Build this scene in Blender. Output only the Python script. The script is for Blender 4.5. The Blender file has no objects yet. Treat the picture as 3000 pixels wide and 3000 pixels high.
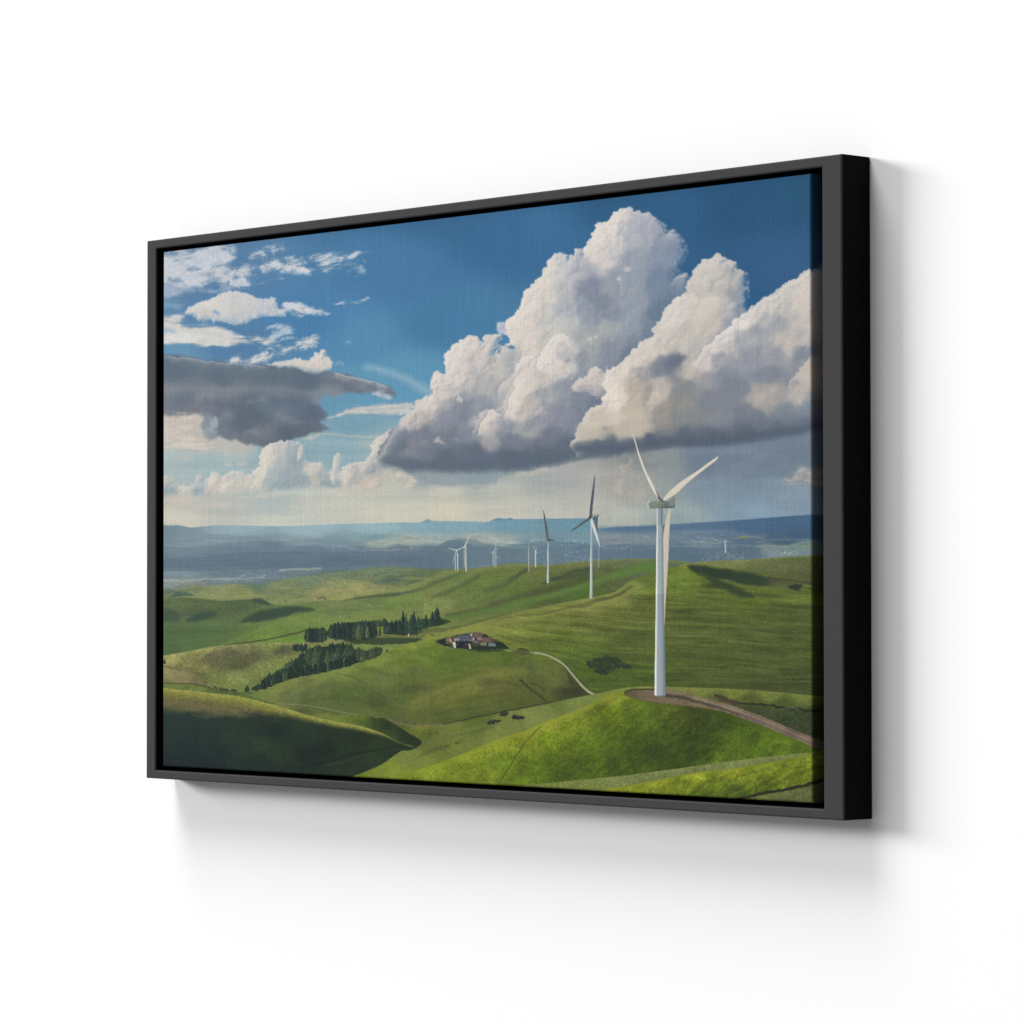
# Framed canvas print of a wind-farm landscape hanging on a white wall, seen from the right.
import bpy, bmesh, math
import numpy as np
from mathutils import Matrix, Vector

scene = bpy.context.scene

# ------------------------------------------------------------------ camera
cam_data = bpy.data.cameras.new("camera")
cam = bpy.data.objects.new("camera", cam_data)
scene.collection.objects.link(cam)
yaw, pitch, roll = 0.8314551, 0.0244540, 0.0010260
rot = Matrix.Rotation(yaw, 3, 'Z') @ Matrix.Rotation(pitch, 3, 'X') @ Matrix.Rotation(roll, 3, 'Y') @ Matrix.Rotation(math.pi / 2, 3, 'X')
cam.matrix_world = Matrix.Translation((4.467028, -3.947827, -0.167876)) @ rot.to_4x4()
cam_data.sensor_width = 36.0
cam_data.lens = 36.0 * 10.397228 / 3.0
cam_data.clip_start = 0.05
cam_data.clip_end = 200.0
scene.camera = cam

# ------------------------------------------------------------------ light
world = bpy.data.worlds.new("World")
scene.world = world
world.use_nodes = True
bg = world.node_tree.nodes["Background"]
bg.inputs[0].default_value = (1.0, 1.0, 1.0, 1.0)
bg.inputs[1].default_value = 0.295

def softbox(name, pos, target, sx, sy, watts, colour=(1, 1, 1)):
    d = bpy.data.lights.new(name, 'AREA')
    d.shape = 'RECTANGLE'; d.size = sx; d.size_y = sy; d.energy = watts; d.color = colour
    o = bpy.data.objects.new(name, d)
    scene.collection.objects.link(o)
    o.location = pos
    o.rotation_euler = (Vector(target) - Vector(pos)).to_track_quat('-Z', 'Y').to_euler()
    return o

softbox("softbox_above", (-14.0, -26, 63.0), (0.0, 0, -0.3), 34.0, 34, 52500)
softbox("softbox_side", (-130.0, -81, 36.0), (0.3, 0, 0), 80, 31, 250000)

scene.view_settings.view_transform = 'Standard'
scene.view_settings.look = 'None'
scene.view_settings.exposure = 0.0
scene.view_settings.gamma = 1.0
scene.view_settings.use_curve_mapping = False
scene.cycles.max_bounces = 8
try: scene.cycles.use_denoising = True
except Exception: pass

# ------------------------------------------------------------------ helpers
def mat(name, colour, rough, spec=0.5):
    m = bpy.data.materials.new(name); m.use_nodes = True
    b = m.node_tree.nodes["Principled BSDF"]
    b.inputs["Base Color"].default_value = (*colour, 1)
    b.inputs["Roughness"].default_value = rough
    b.inputs["Specular IOR Level"].default_value = spec
    return m

def add_noise(m, scale, amount, bump=0.0, stretch=(1, 1, 1)):
    """procedural mottling of the base colour and a fine bump"""
    nt = m.node_tree; b = nt.nodes["Principled BSDF"]
    tc = nt.nodes.new("ShaderNodeTexCoord"); mp = nt.nodes.new("ShaderNodeMapping"); mp.inputs["Scale"].default_value = stretch
    n = nt.nodes.new("ShaderNodeTexNoise"); n.inputs["Scale"].default_value = scale; n.inputs["Detail"].default_value = 6
    r = nt.nodes.new("ShaderNodeMapRange"); r.inputs["To Min"].default_value = 1 - amount; r.inputs["To Max"].default_value = 1 + amount
    mx = nt.nodes.new("ShaderNodeVectorMath"); mx.operation = 'SCALE'
    mx.inputs[0].default_value = b.inputs["Base Color"].default_value[:3]
    nt.links.new(tc.outputs["Object"], mp.inputs[0]); nt.links.new(mp.outputs[0], n.inputs["Vector"])
    nt.links.new(n.outputs["Fac"], r.inputs["Value"]); nt.links.new(r.outputs[0], mx.inputs["Scale"])
    nt.links.new(mx.outputs[0], b.inputs["Base Color"])
    if bump:
        bp = nt.nodes.new("ShaderNodeBump"); bp.inputs["Strength"].default_value = bump; bp.inputs["Distance"].default_value = 0.0006
        nt.links.new(n.outputs["Fac"], bp.inputs["Height"]); nt.links.new(bp.outputs[0], b.inputs["Normal"])

def link(name, mesh, parent=None, mats=()):
    o = bpy.data.objects.new(name, mesh); scene.collection.objects.link(o)
    for m in mats: mesh.materials.append(m)
    if parent: o.parent = parent
    return o

# ------------------------------------------------------------------ the wall
D = 0.0634                                  # depth of the frame, its back sits on the wall
WALL_Y = D + 0.0015
bm = bmesh.new()
bmesh.ops.create_cube(bm, size=1.0, matrix=Matrix.Translation((0, WALL_Y + 0.06, 0)) @ Matrix.Diagonal((24, 0.12, 16, 1)))
me = bpy.data.meshes.new("wall"); bm.to_mesh(me); bm.free()
m_wall = mat("white_wall_paint", (0.86, 0.86, 0.858), 0.9, 0.15); add_noise(m_wall, 260, 0.006, 0.12)
wall = link("wall", me, None, [m_wall]); wall["kind"] = "structure"

# ------------------------------------------------------------------ the framed picture
picture = bpy.data.objects.new("framed_picture", None); scene.collection.objects.link(picture)
picture.location = (0, 0, -0.5)
picture["label"] = "canvas print of wind turbines on green hills in a charcoal floating frame"
picture["category"] = "framed picture"

OUT = (-0.8725, 0.8725, -0.5, 0.5)          # outer edges: left, right, bottom, top
INN = (-0.8440, 0.8325, -0.4846, 0.4836)    # inner lips of the four rails
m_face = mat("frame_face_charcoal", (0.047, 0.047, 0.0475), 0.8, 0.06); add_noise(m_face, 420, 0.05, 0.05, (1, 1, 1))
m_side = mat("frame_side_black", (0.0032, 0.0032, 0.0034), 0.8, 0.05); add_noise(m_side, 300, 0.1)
bm = bmesh.new(); b = 0.0024
def rect(t, y):                              # t = 0 on the outer edge .. 1 on the inner lip (plus an offset in metres)
    f, off = t
    x0 = OUT[0] + (INN[0] - OUT[0]) * f + off; x1 = OUT[1] + (INN[1] - OUT[1]) * f - off
    z0 = OUT[2] + (INN[2] - OUT[2]) * f + off; z1 = OUT[3] + (INN[3] - OUT[3]) * f - off
    return [bm.verts.new((x, y, z + 0.5)) for x, z in ((x0, z0), (x1, z0), (x1, z1), (x0, z1))]
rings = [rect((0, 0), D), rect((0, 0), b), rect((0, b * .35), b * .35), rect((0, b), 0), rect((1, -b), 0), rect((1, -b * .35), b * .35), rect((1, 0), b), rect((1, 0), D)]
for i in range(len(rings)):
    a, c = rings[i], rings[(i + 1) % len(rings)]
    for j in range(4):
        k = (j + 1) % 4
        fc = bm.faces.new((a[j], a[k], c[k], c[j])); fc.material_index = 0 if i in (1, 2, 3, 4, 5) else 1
bmesh.ops.recalc_face_normals(bm, faces=bm.faces)
me = bpy.data.meshes.new("frame"); bm.to_mesh(me); bm.free()
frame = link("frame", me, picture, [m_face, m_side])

bm = bmesh.new()                             # black tray the canvas floats in
cx, cz = (INN[0] + INN[1]) / 2, (INN[2] + INN[3]) / 2
bmesh.ops.create_cube(bm, size=1.0, matrix=Matrix.Translation((cx, D - 0.005, cz + 0.5)) @ Matrix.Diagonal((INN[1] - INN[0] - 0.001, 0.006, INN[3] - INN[2] - 0.001, 1)))
me = bpy.data.meshes.new("backing_panel"); bm.to_mesh(me); bm.free()
link("backing_panel", me, picture, [m_side])

# ---------------------------------------------------------------- artwork painter (numpy) --
import numpy as np

_tab = np.random.RandomState(7).rand(16, 256, 256).astype(np.float32) * 2 - 1

def vnoise(x, y, seed=0):
    t = _tab[seed % 16]
    xi = np.floor(x); yi = np.floor(y)
    fx = (x - xi).astype(np.float32); fy = (y - yi).astype(np.float32)
    xi = xi.astype(np.int32) + seed * 37; yi = yi.astype(np.int32) + seed * 91
    x0 = xi & 255; x1 = (xi + 1) & 255; y0 = yi & 255; y1 = (yi + 1) & 255
    fx = fx * fx * (3 - 2 * fx); fy = fy * fy * (3 - 2 * fy)
    a = t[y0, x0]; b = t[y0, x1]; c = t[y1, x0]; d = t[y1, x1]
    a = a + (b - a) * fx; c = c + (d - c) * fx
    return a + (c - a) * fy

def fbm(x, y, s, octv=4, seed=0, gain=0.5, sy=None):
    sy = sy or s
    out = 0; amp = 1.0; tot = 0
    for o in range(octv):
        k = 2.0 ** o
        out = out + amp * vnoise(x * (k / s) + 13.7 * o, y * (k / sy) + 7.3 * o, seed + o)
        tot += amp; amp *= gain
    return out / tot * 1.5

def sstep(a, b, v):
    t = np.clip((v - a) / (b - a), 0, 1)
    return t * t * (3 - 2 * t)

def smooth(pts, n=8, closed=False):
    p = np.array(pts, float)
    if len(p) < 3: return p
    if closed: q = np.vstack([p[-1], p, p[0], p[1]])
    else: q = np.vstack([2 * p[0] - p[1], p, 2 * p[-1] - p[-2]])
    out = []
    for i in range(1, len(q) - 2):
        a, b, c, d = q[i - 1], q[i], q[i + 1], q[i + 2]
        for t in np.arange(n) / n:
            out.append(0.5 * (2 * b + (c - a) * t + (2 * a - 5 * b + 4 * c - d) * t * t + (3 * b - a - 3 * c + d) * t ** 3))
    if not closed: out.append(p[-1])
    return np.array(out)

def Z(ox, oy, s=0.36232):
    return lambda *v: [(ox + s * v[i], oy + s * v[i + 1]) for i in range(0, len(v), 2)]
ZA = Z(470, 700); ZB = Z(1100, 500); ZC = Z(1700, 500); ZD = Z(1700, 1100); ZE = Z(1100, 1000)
ZF = Z(470, 1150); ZG = Z(470, 1650); ZH = Z(1100, 1600); ZI = Z(1700, 1700, .37267)
ZJ = Z(1200, 1500, .20704); ZK = Z(870, 1730, .2588); ZL = Z(1270, 1820, .15528)
ZM = Z(2000, 1480, .21739); ZN = Z(1550, 1350, .23292); ZO = Z(1800, 1200, .20704)
P = lambda *v: [(v[i], v[i + 1]) for i in range(0, len(v), 2)]

class Painter:
    def __init__(s, X, Y):
        s.X = X.astype(np.float32); s.Y = Y.astype(np.float32)
        s.img = np.zeros(X.shape + (3,), np.float32)
        s.cx = s.X[X.shape[0] // 2]; s.rng = np.random.RandomState(3)
        s.rmin = s.Y.min(1); s.rmax = s.Y.max(1)
    def win(s, x0, y0, x1, y1):
        c = np.where((s.cx >= x0 - 4) & (s.cx <= x1 + 4))[0]
        if len(c) < 2: return None
        Yc = s.Y[:, c[0]:c[-1] + 1]
        r = np.where((Yc.max(1) >= y0) & (Yc.min(1) <= y1))[0]
        if len(r) < 2: return None
        return slice(r[0], r[-1] + 1), slice(c[0], c[-1] + 1)
    def mix(s, w, col, a):
        t = s.img[w]; a = a[..., None]
        t += (np.asarray(col, np.float32) - t) * a
    # colour field interpolated between samples (x, y, r, g, b)
    def field(s, w, samples, soft=60, ay=1.0, p=2.2, warp=0):
        X = s.X[w]; Y = s.Y[w]
        if warp: X = X + warp * fbm(X, Y, 42, 4, 12, .6); Y = Y + warp * fbm(s.X[w], Y, 42, 4, 13, .6)
        step = max(1, 3 if X.size > 60000 else 1)
        Xs = X[::step, ::step]; Ys = Y[::step, ::step]
        num = np.zeros(Xs.shape + (3,), np.float32); den = np.zeros(Xs.shape, np.float32)
        for q in samples:
            d = ((Xs - q[0]) ** 2 + (ay * (Ys - q[1])) ** 2 + soft * soft)
            k = (1e4 / d) ** p
            num += k[..., None] * np.array(q[2:5], np.float32); den += k
        F = num / den[..., None]
        if step > 1:
            h, wd = X.shape
            ry = np.minimum(np.arange(h) / step, F.shape[0] - 1.001); rx = np.minimum(np.arange(wd) / step, F.shape[1] - 1.001)
            if F.shape[0] < 2 or F.shape[1] < 2: return np.repeat(np.repeat(F, step, 0), step, 1)[:h, :wd]
            i = ry.astype(int); j = rx.astype(int); fy = (ry - i)[:, None, None]; fx = (rx - j)[None, :, None]
            F = (F[i][:, j] * (1 - fy) * (1 - fx) + F[i + 1][:, j] * fy * (1 - fx) + F[i][:, j + 1] * (1 - fy) * fx + F[i + 1][:, j + 1] * fy * fx)
        return F.astype(np.float32)
    def sdf(s, w, poly, rough=0, rs=30, seed=0, octv=4, closed=True):
        X = s.X[w]; Y = s.Y[w]
        if rough:
            X = X + rough * fbm(X, Y, rs, octv, seed); Y = Y + rough * fbm(s.X[w], s.Y[w], rs, octv, seed + 5)
        pl = np.asarray(poly, np.float32); n = len(pl)
        best = np.full(X.shape, 1e9, np.float32); inside = np.zeros(X.shape, bool)
        for i in range(n if closed else n - 1):
            ax, ay = pl[i]; bx, by = pl[(i + 1) % n]
            dx, dy = bx - ax, by - ay; L = dx * dx + dy * dy + 1e-6
            t = np.clip(((X - ax) * dx + (Y - ay) * dy) / L, 0, 1)
            np.minimum(best, (X - ax - t * dx) ** 2 + (Y - ay - t * dy) ** 2, out=best)
            if closed and abs(dy) > 1e-6:
                inside ^= ((Y > ay) != (Y > by)) & (X < ax + (Y - ay) * dx / dy)
        d = np.sqrt(best)
        return np.where(inside, -d, d) if closed else d
    def poly(s, pts, col, a=1.0, soft=2, rough=0, rs=30, seed=0, sm=4, tex=0, ts=6, tsy=None, octv=4):
        pl = smooth(pts, sm, True) if sm > 1 else np.array(pts, float)
        m = soft + rough * 1.5 + 2
        w = s.win(pl[:, 0].min() - m, pl[:, 1].min() - m, pl[:, 0].max() + m, pl[:, 1].max() + m)
        if w is None: return
        al = a * sstep(soft * .5 + .01, -soft * .5 - .01, s.sdf(w, pl, rough, rs, seed, octv))
        if callable(col): c = col(w)
        elif isinstance(col, list): c = s.field(w, col, 25, 1, 2.4, 10 if len(col) > 30 else 0)
        else: c = np.array(col, np.float32)
        if tex: c = c * (1 + tex * fbm(s.X[w], s.Y[w], ts, 3, seed + 3, .6, tsy))[..., None]
        s.mix(w, c, al)
    def line(s, pts, col, wd=3, a=1.0, soft=1.5, rough=0, rs=20, seed=0, wd2=None, brk=0, sm=5):
        pl = smooth(pts, sm); m = max(wd, wd2 or 0) + soft + rough * 1.5 + 2
        w = s.win(pl[:, 0].min() - m, pl[:, 1].min() - m, pl[:, 0].max() + m, pl[:, 1].max() + m)
        if w is None: return
        X = s.X[w]; Y = s.Y[w]
        if rough: X = X + rough * fbm(X, Y, rs, 3, seed); Y = Y + rough * fbm(s.X[w], s.Y[w], rs, 3, seed + 5)
        wd2 = wd if wd2 is None else wd2
        best = np.full(X.shape, 1e9, np.float32); n = len(pl) - 1
        for i in range(n):
            (ax, ay), (bx, by) = pl[i], pl[i + 1]
            dx, dy = bx - ax, by - ay; L = dx * dx + dy * dy + 1e-6
            t = np.clip(((X - ax) * dx + (Y - ay) * dy) / L, 0, 1)
            d = np.sqrt((X - ax - t * dx) ** 2 + (Y - ay - t * dy) ** 2) - 0.5 * (wd + (wd2 - wd) * (i + t) / n)
            np.minimum(best, d, out=best)
        al = a * sstep(soft, -soft, best)
        if brk: al = al * sstep(-brk, .25, fbm(s.X[w], s.Y[w], 14, 3, seed + 2))
        s.mix(w, col, al)
    def blob(s, x, y, rx, ry, col, a=1.0, ang=0, rough=.0, rs=25, seed=0, hard=0.0):
        R = max(rx, ry) * 1.6 + 3; w = s.win(x - R, y - R, x + R, y + R)
        if w is None: return
        c, q = np.cos(ang), np.sin(ang); X = s.X[w] - x; Y = s.Y[w] - y
        u = (X * c + Y * q) / rx; v = (-X * q + Y * c) / ry
        d = np.sqrt(u * u + v * v)
        if rough: d = d + rough * fbm(s.X[w], s.Y[w], rs, 4, seed)
        s.mix(w, col, a * sstep(1.25 - hard * .2, hard * .8, d))
    # cauliflower cloud: heaps of puffs, lit from the upper left
    def cumulus(s, pts, samples, puffs=400, rmin=7, rmax=30, relief=.5, edge=1.0, soft=45, seed=1, rough=7, rs=34,
                light=(-.75, -.66), calm=None, esoft=3.0, bottom=None, ecol=(236, 230, 224), rim=.5, fade=None):
        rg = np.random.RandomState(seed)
        pl = smooth(pts, 4, True); x0, y0 = pl.min(0) - 40; x1, y1 = pl.max(0) + 40
        w = s.win(x0, y0, x1, y1)
        if w is None: return
        sd = s.sdf(w, pl, rough, rs, seed)
        wf = min(7, rmin * .8); X = s.X[w] + wf * fbm(s.X[w], s.Y[w], wf * 3, 4, seed + 1, .6); Y = s.Y[w] + wf * fbm(s.X[w], s.Y[w], wf * 3, 4, seed + 2, .6)
        H = np.zeros(X.shape, np.float32); cov = sd < 0
        cols = s.cx[w[1]]; Yw = s.Y[w]
        def put(px, py, r, lift, inflate):
            c = np.searchsorted(cols, [px - r - 6, px + r + 6])
            if c[1] - c[0] < 2: return
            yc = Yw[:, min(len(cols) - 1, (c[0] + c[1]) // 2)]
            q = np.searchsorted(yc, [py - r - 8, py + r + 8])
            if q[1] - q[0] < 2: return
            k = (slice(q[0], q[1]), slice(c[0], c[1]))
            d2 = r * r - (X[k] - px) ** 2 - (Y[k] - py) ** 2
            q2 = np.maximum(d2, 0) / (r * r)
            v = r * q2 ** .8 + lift * np.sqrt(q2)
            H[k] += v ** 3
            if inflate: cov[k] |= d2 > 0
        # boundary puffs
        seg = np.roll(pl, -1, 0) - pl; L = np.hypot(*seg.T); cum = np.cumsum(L); t = 0
        while t < cum[-1]:
            i = np.searchsorted(cum, t); f = (t - (cum[i - 1] if i else 0)) / max(L[i], 1e-6)
            p = pl[i] + seg[i] * f; r = rg.uniform(rmin * .7, rmin * 2.2) * edge
            if bottom is None or p[1] < bottom(p[0]):
                nx, ny = -seg[i][1] / max(L[i], 1e-6), seg[i][0] / max(L[i], 1e-6)
                if edge > 0: put(p[0] + rg.uniform(-.3, .3) * r, p[1] + rg.uniform(-.3, .3) * r, r, rg.uniform(0, rmin), True)
            t += max(r, 4) * rg.uniform(.6, 1.3)
        bx = pl.min(0); by = pl.max(0); n = 0; tries = 0
        from_poly = pl
        while n < puffs and tries < puffs * 8:
            tries += 1
            px, py = rg.uniform(bx[0], by[0]), rg.uniform(bx[1], by[1])
            a = pl; b = np.roll(pl, -1, 0)
            cr = ((a[:, 1] > py) != (b[:, 1] > py)) & (px < a[:, 0] + (py - a[:, 1]) * (b[:, 0] - a[:, 0]) / np.where(b[:, 1] == a[:, 1], 1e-6, b[:, 1] - a[:, 1]))
            if cr.sum() % 2 == 0: continue
            dd = np.hypot(*(pl - [px, py]).T).min()
            r = rmin + (rmax - rmin) * rg.rand() ** 2.2
            r = min(r, rmin + dd * .8)
            put(px, py, r, rg.uniform(0, rmax * .9) * min(1, dd / 40), False); n += 1
        H = H ** (1 / 3) + 2.0 * fbm(s.X[w], s.Y[w], 10, 3, seed + 4, .6) + 13 * fbm(s.X[w], s.Y[w], 46, 3, seed + 6, .45)
        # slight smoothing
        for _ in range(2):
            H[1:-1, 1:-1] = (H[1:-1, 1:-1] * 2 + H[:-2, 1:-1] + H[2:, 1:-1] + H[1:-1, :-2] + H[1:-1, 2:]) / 6
        gy = np.gradient(H, axis=0) / np.gradient(s.Y[w], axis=0); gx = np.gradient(H, axis=1) / np.gradient(s.X[w], axis=1)
        sh = -(gx * -light[0] + gy * -light[1]) * -1
        sh = (gx * -light[0] + gy * -light[1]); sh = np.clip(sh, -2.2, 2.2) * .5
        for _ in range(2):
            sh[1:-1, 1:-1] = (sh[1:-1, 1:-1] * 2 + sh[:-2, 1:-1] + sh[2:, 1:-1] + sh[1:-1, :-2] + sh[1:-1, 2:]) / 6
        F = s.field(w, samples, soft * .95, 1, 3.3, min(16, soft * .6))
        # colour patches follow the billows
        lum = F.mean(-1) / 255
        amp = relief * np.clip((lum - .5) * 3.2, .1, 1) * (.24 + .60 * np.exp(-np.abs(sd) / 30))
        if calm is not None: amp = amp * calm(s.X[w], s.Y[w])
        sh = sh * amp
        up = np.clip(sh, 0, 1)[..., None]; dn = np.clip(-sh, 0, 1)[..., None]
        C = F + (np.array(ecol, np.float32) - F) * np.minimum(up * 1.25, .95)
        C = C + (F * np.array([.70, .73, .80], np.float32) - C) * np.minimum(dn * 1.2, .9)
        if rim:      # lit rim just inside the sun-facing outline
            g2y = np.gradient(sd, axis=0) / np.gradient(s.Y[w], axis=0); g2x = np.gradient(sd, axis=1) / np.gradient(s.X[w], axis=1)
            fac = np.clip(g2x * light[0] + g2y * light[1], 0, 1) * np.exp(-np.abs(sd) / 16) * rim
            C = C + (np.array(ecol, np.float32) - C) * fac[..., None]
        al = cov.astype(np.float32); k = int(round(esoft))
        for _ in range(k):
            al[1:-1, 1:-1] = (al[1:-1, 1:-1] + al[:-2, 1:-1] + al[2:, 1:-1] + al[1:-1, :-2] + al[1:-1, 2:]) / 5
        if bottom is not None:
            bt = bottom(s.X[w]); al = al * sstep(16, -16, s.Y[w] - bt - 5 * fbm(s.X[w], s.Y[w], 40, 3, seed))
        if rim:      # the side away from the sun frays into the air
            away = np.clip(-(g2x * light[0] + g2y * light[1]) * 1.6 + .25, 0, 1)
            fr = np.clip(.75 + .9 * fbm(s.X[w], s.Y[w], 13, 4, seed + 8, .65), 0, 1)
            al = al * (1 - away * fr * np.exp(-np.maximum(-sd + 3, 0) / 11) * .85)
        if fade is not None: al = al * fade(s.X[w], s.Y[w], sd)
        s.mix(w, C, al)
    # bumpy lit edge that fades inwards (inside = right-hand side when walking along the path)
    def rim(s, pts, col=(232, 225, 217), wd=26, a=.9, seed=0, bump=7, back=None):
        pl = smooth(pts, 5); m = wd * 3
        w = s.win(pl[:, 0].min() - m, pl[:, 1].min() - m, pl[:, 0].max() + m, pl[:, 1].max() + m)
        if w is None: return
        X = s.X[w] + bump * fbm(s.X[w], s.Y[w], 20, 3, seed); Y = s.Y[w] + bump * fbm(s.X[w], s.Y[w], 20, 3, seed + 4)
        best = np.full(X.shape, 1e9, np.float32); side = np.zeros(X.shape, np.float32); tt = np.zeros(X.shape, np.float32)
        n = len(pl) - 1
        for i in range(n):
            (ax, ay), (bx, by) = pl[i], pl[i + 1]
            dx, dy = bx - ax, by - ay; L = dx * dx + dy * dy + 1e-6
            t = np.clip(((X - ax) * dx + (Y - ay) * dy) / L, 0, 1)
            d = (X - ax - t * dx) ** 2 + (Y - ay - t * dy) ** 2
            k = d < best; best[k] = d[k]
            side[k] = ((dx * (Y - ay) - dy * (X - ax)) / np.sqrt(L))[k]; tt[k] = ((i + t) / n)[k]
        d = np.sqrt(best) * np.sign(side)
        end = sstep(0, .12, tt) * sstep(1, .88, tt)
        puffy = 1 + .6 * fbm(s.X[w], s.Y[w], 18, 3, seed + 7)
        al = a * sstep(-1.5, 2, d) * np.exp(-np.maximum(d, 0) / (wd * np.maximum(puffy, .3))) * end
        s.mix(w, col, np.clip(al, 0, 1))
        if back is not None:
            al = .6 * sstep(2, -2, d) * np.exp(-np.maximum(-d, 0) / (wd * .8)) * end
            s.mix(w, back, np.clip(al, 0, 1))
    def wisp(s, pts, col=(215, 216, 220), a=.9, soft=22, s1=30, sy=14, thr=-.1, seed=0, ang=-.12, rough=8, sharp=.45):
        pl = smooth(pts, 4, True); m = soft + 14
        w = s.win(pl[:, 0].min() - m, pl[:, 1].min() - m, pl[:, 0].max() + m, pl[:, 1].max() + m)
        if w is None: return
        sd = s.sdf(w, pl, rough, 30, seed)
        c, q = np.cos(ang), np.sin(ang); X = s.X[w] * c + s.Y[w] * q; Y = -s.X[w] * q + s.Y[w] * c
        Xw = X + 10 * fbm(X, Y, 25, 3, seed + 1)
        n = fbm(Xw, Y, s1, 5, seed + 2, .58, sy)
        base = np.clip(-sd / (soft * 1.9) + .34, 0, 1)
        n2 = fbm(Xw, Y, s1 * .3, 4, seed + 6, .7, sy * .35)
        dens = base * 1.15 + n * .7 + n2 * .34 - .40 - thr * .6
        al = a * sstep(-.08, 1.12, dens) ** 1.15 * sstep(0, .6, base) * (1 + .10 * n2)
        al = np.clip(al, 0, 1)
        col = np.array(col, np.float32) * (1 + .045 * n + .02 * n2)[..., None] * (1 - .10 * (1 - sstep(.2, 1.2, dens)))[..., None]
        s.mix(w, col, al)
    def hill(s, ridge, samples, ybot, soft=40, ay=1.6, esoft=1.5, a=1.0, xr=None, tex=.06, ts=9, tsy=5, seed=0, rough=0, crest=None, cw=10, right=None):
        pl = smooth(ridge, 8); o = np.argsort(pl[:, 0])
        xs, ys = pl[o, 0], pl[o, 1]; x0, x1 = xr or (xs[0], xs[-1])
        w = s.win(x0, ys.min() - 6, x1, ybot)
        if w is None: return
        top = np.interp(s.X[w], xs, ys)
        if rough: top = top + rough * fbm(s.X[w], s.Y[w], 12, 3, seed)
        d = s.Y[w] - top
        al = a * sstep(-esoft, esoft, d) * ((s.X[w] >= x0) & (s.X[w] <= x1))
        F = s.field(w, samples, soft, ay)
        if crest is not None:
            F = F + (np.array(crest, np.float32) - F) * (np.exp(-np.maximum(d, 0) / cw) * .8)[..., None]
        if tex: F = F * (1 + tex * fbm(s.X[w], s.Y[w], ts, 3, seed + 3, .7, tsy) + tex * .8 * fbm(s.X[w], s.Y[w], ts * 6, 3, seed + 5, .6, tsy * 4) + tex * 1.5 * fbm(s.X[w], s.Y[w], 3.6, 2, seed + 6, .7, 2.8))[..., None]
        s.mix(w, F, al)
    def tree(s, x, yt, yb, wd, col, seed=0, lean=0.):
        w = s.win(x - wd, yt - 2, x + wd, yb + 2)
        if w is None: return
        X = s.X[w]; Y = s.Y[w]; t = (Y - yt) / max(yb - yt, 1)
        hw = wd * .5 * np.clip(t * 1.9 + .06, 0, 1) ** .75 * np.where(t > .88, .85, 1)
        hw = hw * (1 + .38 * fbm(X, Y, 4.5, 2, seed))
        d = np.abs(X - x) - hw
        al = sstep(1.2, -.8, d) * ((t > -.02) & (t < 1.02))
        lit = np.clip(.5 - (X - x) / max(wd, 1), 0, 1)
        c = np.array(col, np.float32) * (.82 + .42 * lit + .22 * fbm(X, Y, 3.5, 3, seed + 2))[..., None]
        s.mix(w, c, al)
    def specks(s, x0, y0, x1, y1, n, cols, rmin=.8, rmax=2.2, a=.7, seed=0, slope=0):
        rg = np.random.RandomState(seed)
        for _ in range(n):
            x = rg.uniform(x0, x1); y = y0 + (y1 - y0) * np.clip(rg.normal(.5, .25), 0, 1) + slope * (x - x0)
            r = rg.uniform(rmin, rmax)
            s.blob(x, y, r * rg.uniform(1, 2.2), r * .8, cols[rg.randint(len(cols))], a * rg.uniform(.4, 1), hard=.3)

def paint_sky(g):
    full = (slice(None), slice(None))
    sky = [(600,780,92,138,182),(700,1010,92,140,184),(1100,560,64,120,166),(1300,600,60,116,161),(1500,700,62,120,168),(1900,570,48,104,150),
     (2200,560,40,96,140),(2350,550,40,97,137),(2300,800,56,104,152),(2200,900,46,104,152),(1150,800,74,132,180),(1300,950,76,136,180),
     (1050,1000,90,150,192),(1200,1100,100,160,196),(1100,1150,104,166,200),(950,1170,108,164,194),(1050,1250,132,172,192),(1000,1320,152,180,190),
     (600,1340,168,186,190),(800,1330,152,180,190),(520,1215,214,206,196),(560,1260,206,198,190),(600,1290,205,200,192),(700,1300,196,192,188),(500,1310,180,192,194),(900,1280,150,178,188),
     (500,1400,176,190,192),(650,1380,165,186,190),(1100,1300,168,186,188),(500,1470,208,200,190),(650,1470,196,196,190),(800,1490,184,192,192),(1000,1470,205,204,194),
     (500,1520,214,212,200),(800,1520,208,208,196),(900,1500,204,206,196),(1150,1440,200,200,190),(1150,1500,210,208,194),(1300,1440,205,203,190),(1300,1500,212,208,190),
     (1450,1450,198,198,188),(1500,1500,206,203,190),(1600,1500,196,196,188),(1600,1410,178,180,180),(1700,1400,178,176,176),(1700,1480,190,188,180),(1250,1400,165,172,176),(1400,1400,160,170,176),
     (1900,1350,152,154,158),(2100,1350,126,138,155),(2300,1350,126,140,155),(2100,1450,142,158,172),(2300,1450,138,156,172),(1900,1480,168,174,172),(1990,1510,160,174,176),
     (2350,1300,128,140,155),(2200,1500,138,162,180),(1800,1400,172,168,166),(1850,1450,176,172,166),(1820,1510,182,184,176),(480,700,120,155,190),(480,1050,110,160,195),(900,950,80,140,188)]
    g.img[:] = g.field(full, sky, 50, 1.7)
    X, Y = g.X, g.Y
    st = fbm(X, Y, 210, 4, 3, .55, 20)
    m = (sstep(1180, 1330, Y) * sstep(1540, 1500, Y) * sstep(1800, 1500, X))[..., None]
    g.img += m * 9 * st[..., None] * np.array([1, .85, .7], np.float32)
    m = (sstep(1290, 1340, Y) * sstep(1560, 1500, Y) * sstep(1600, 1800, X))[..., None]
    g.img += m * 11 * fbm(X, Y, 130, 4, 5, .55, 45)[..., None] * np.array([1, .9, .85], np.float32)
    g.img += 3.0 * fbm(X, Y, 260, 3, 9)[..., None]

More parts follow.
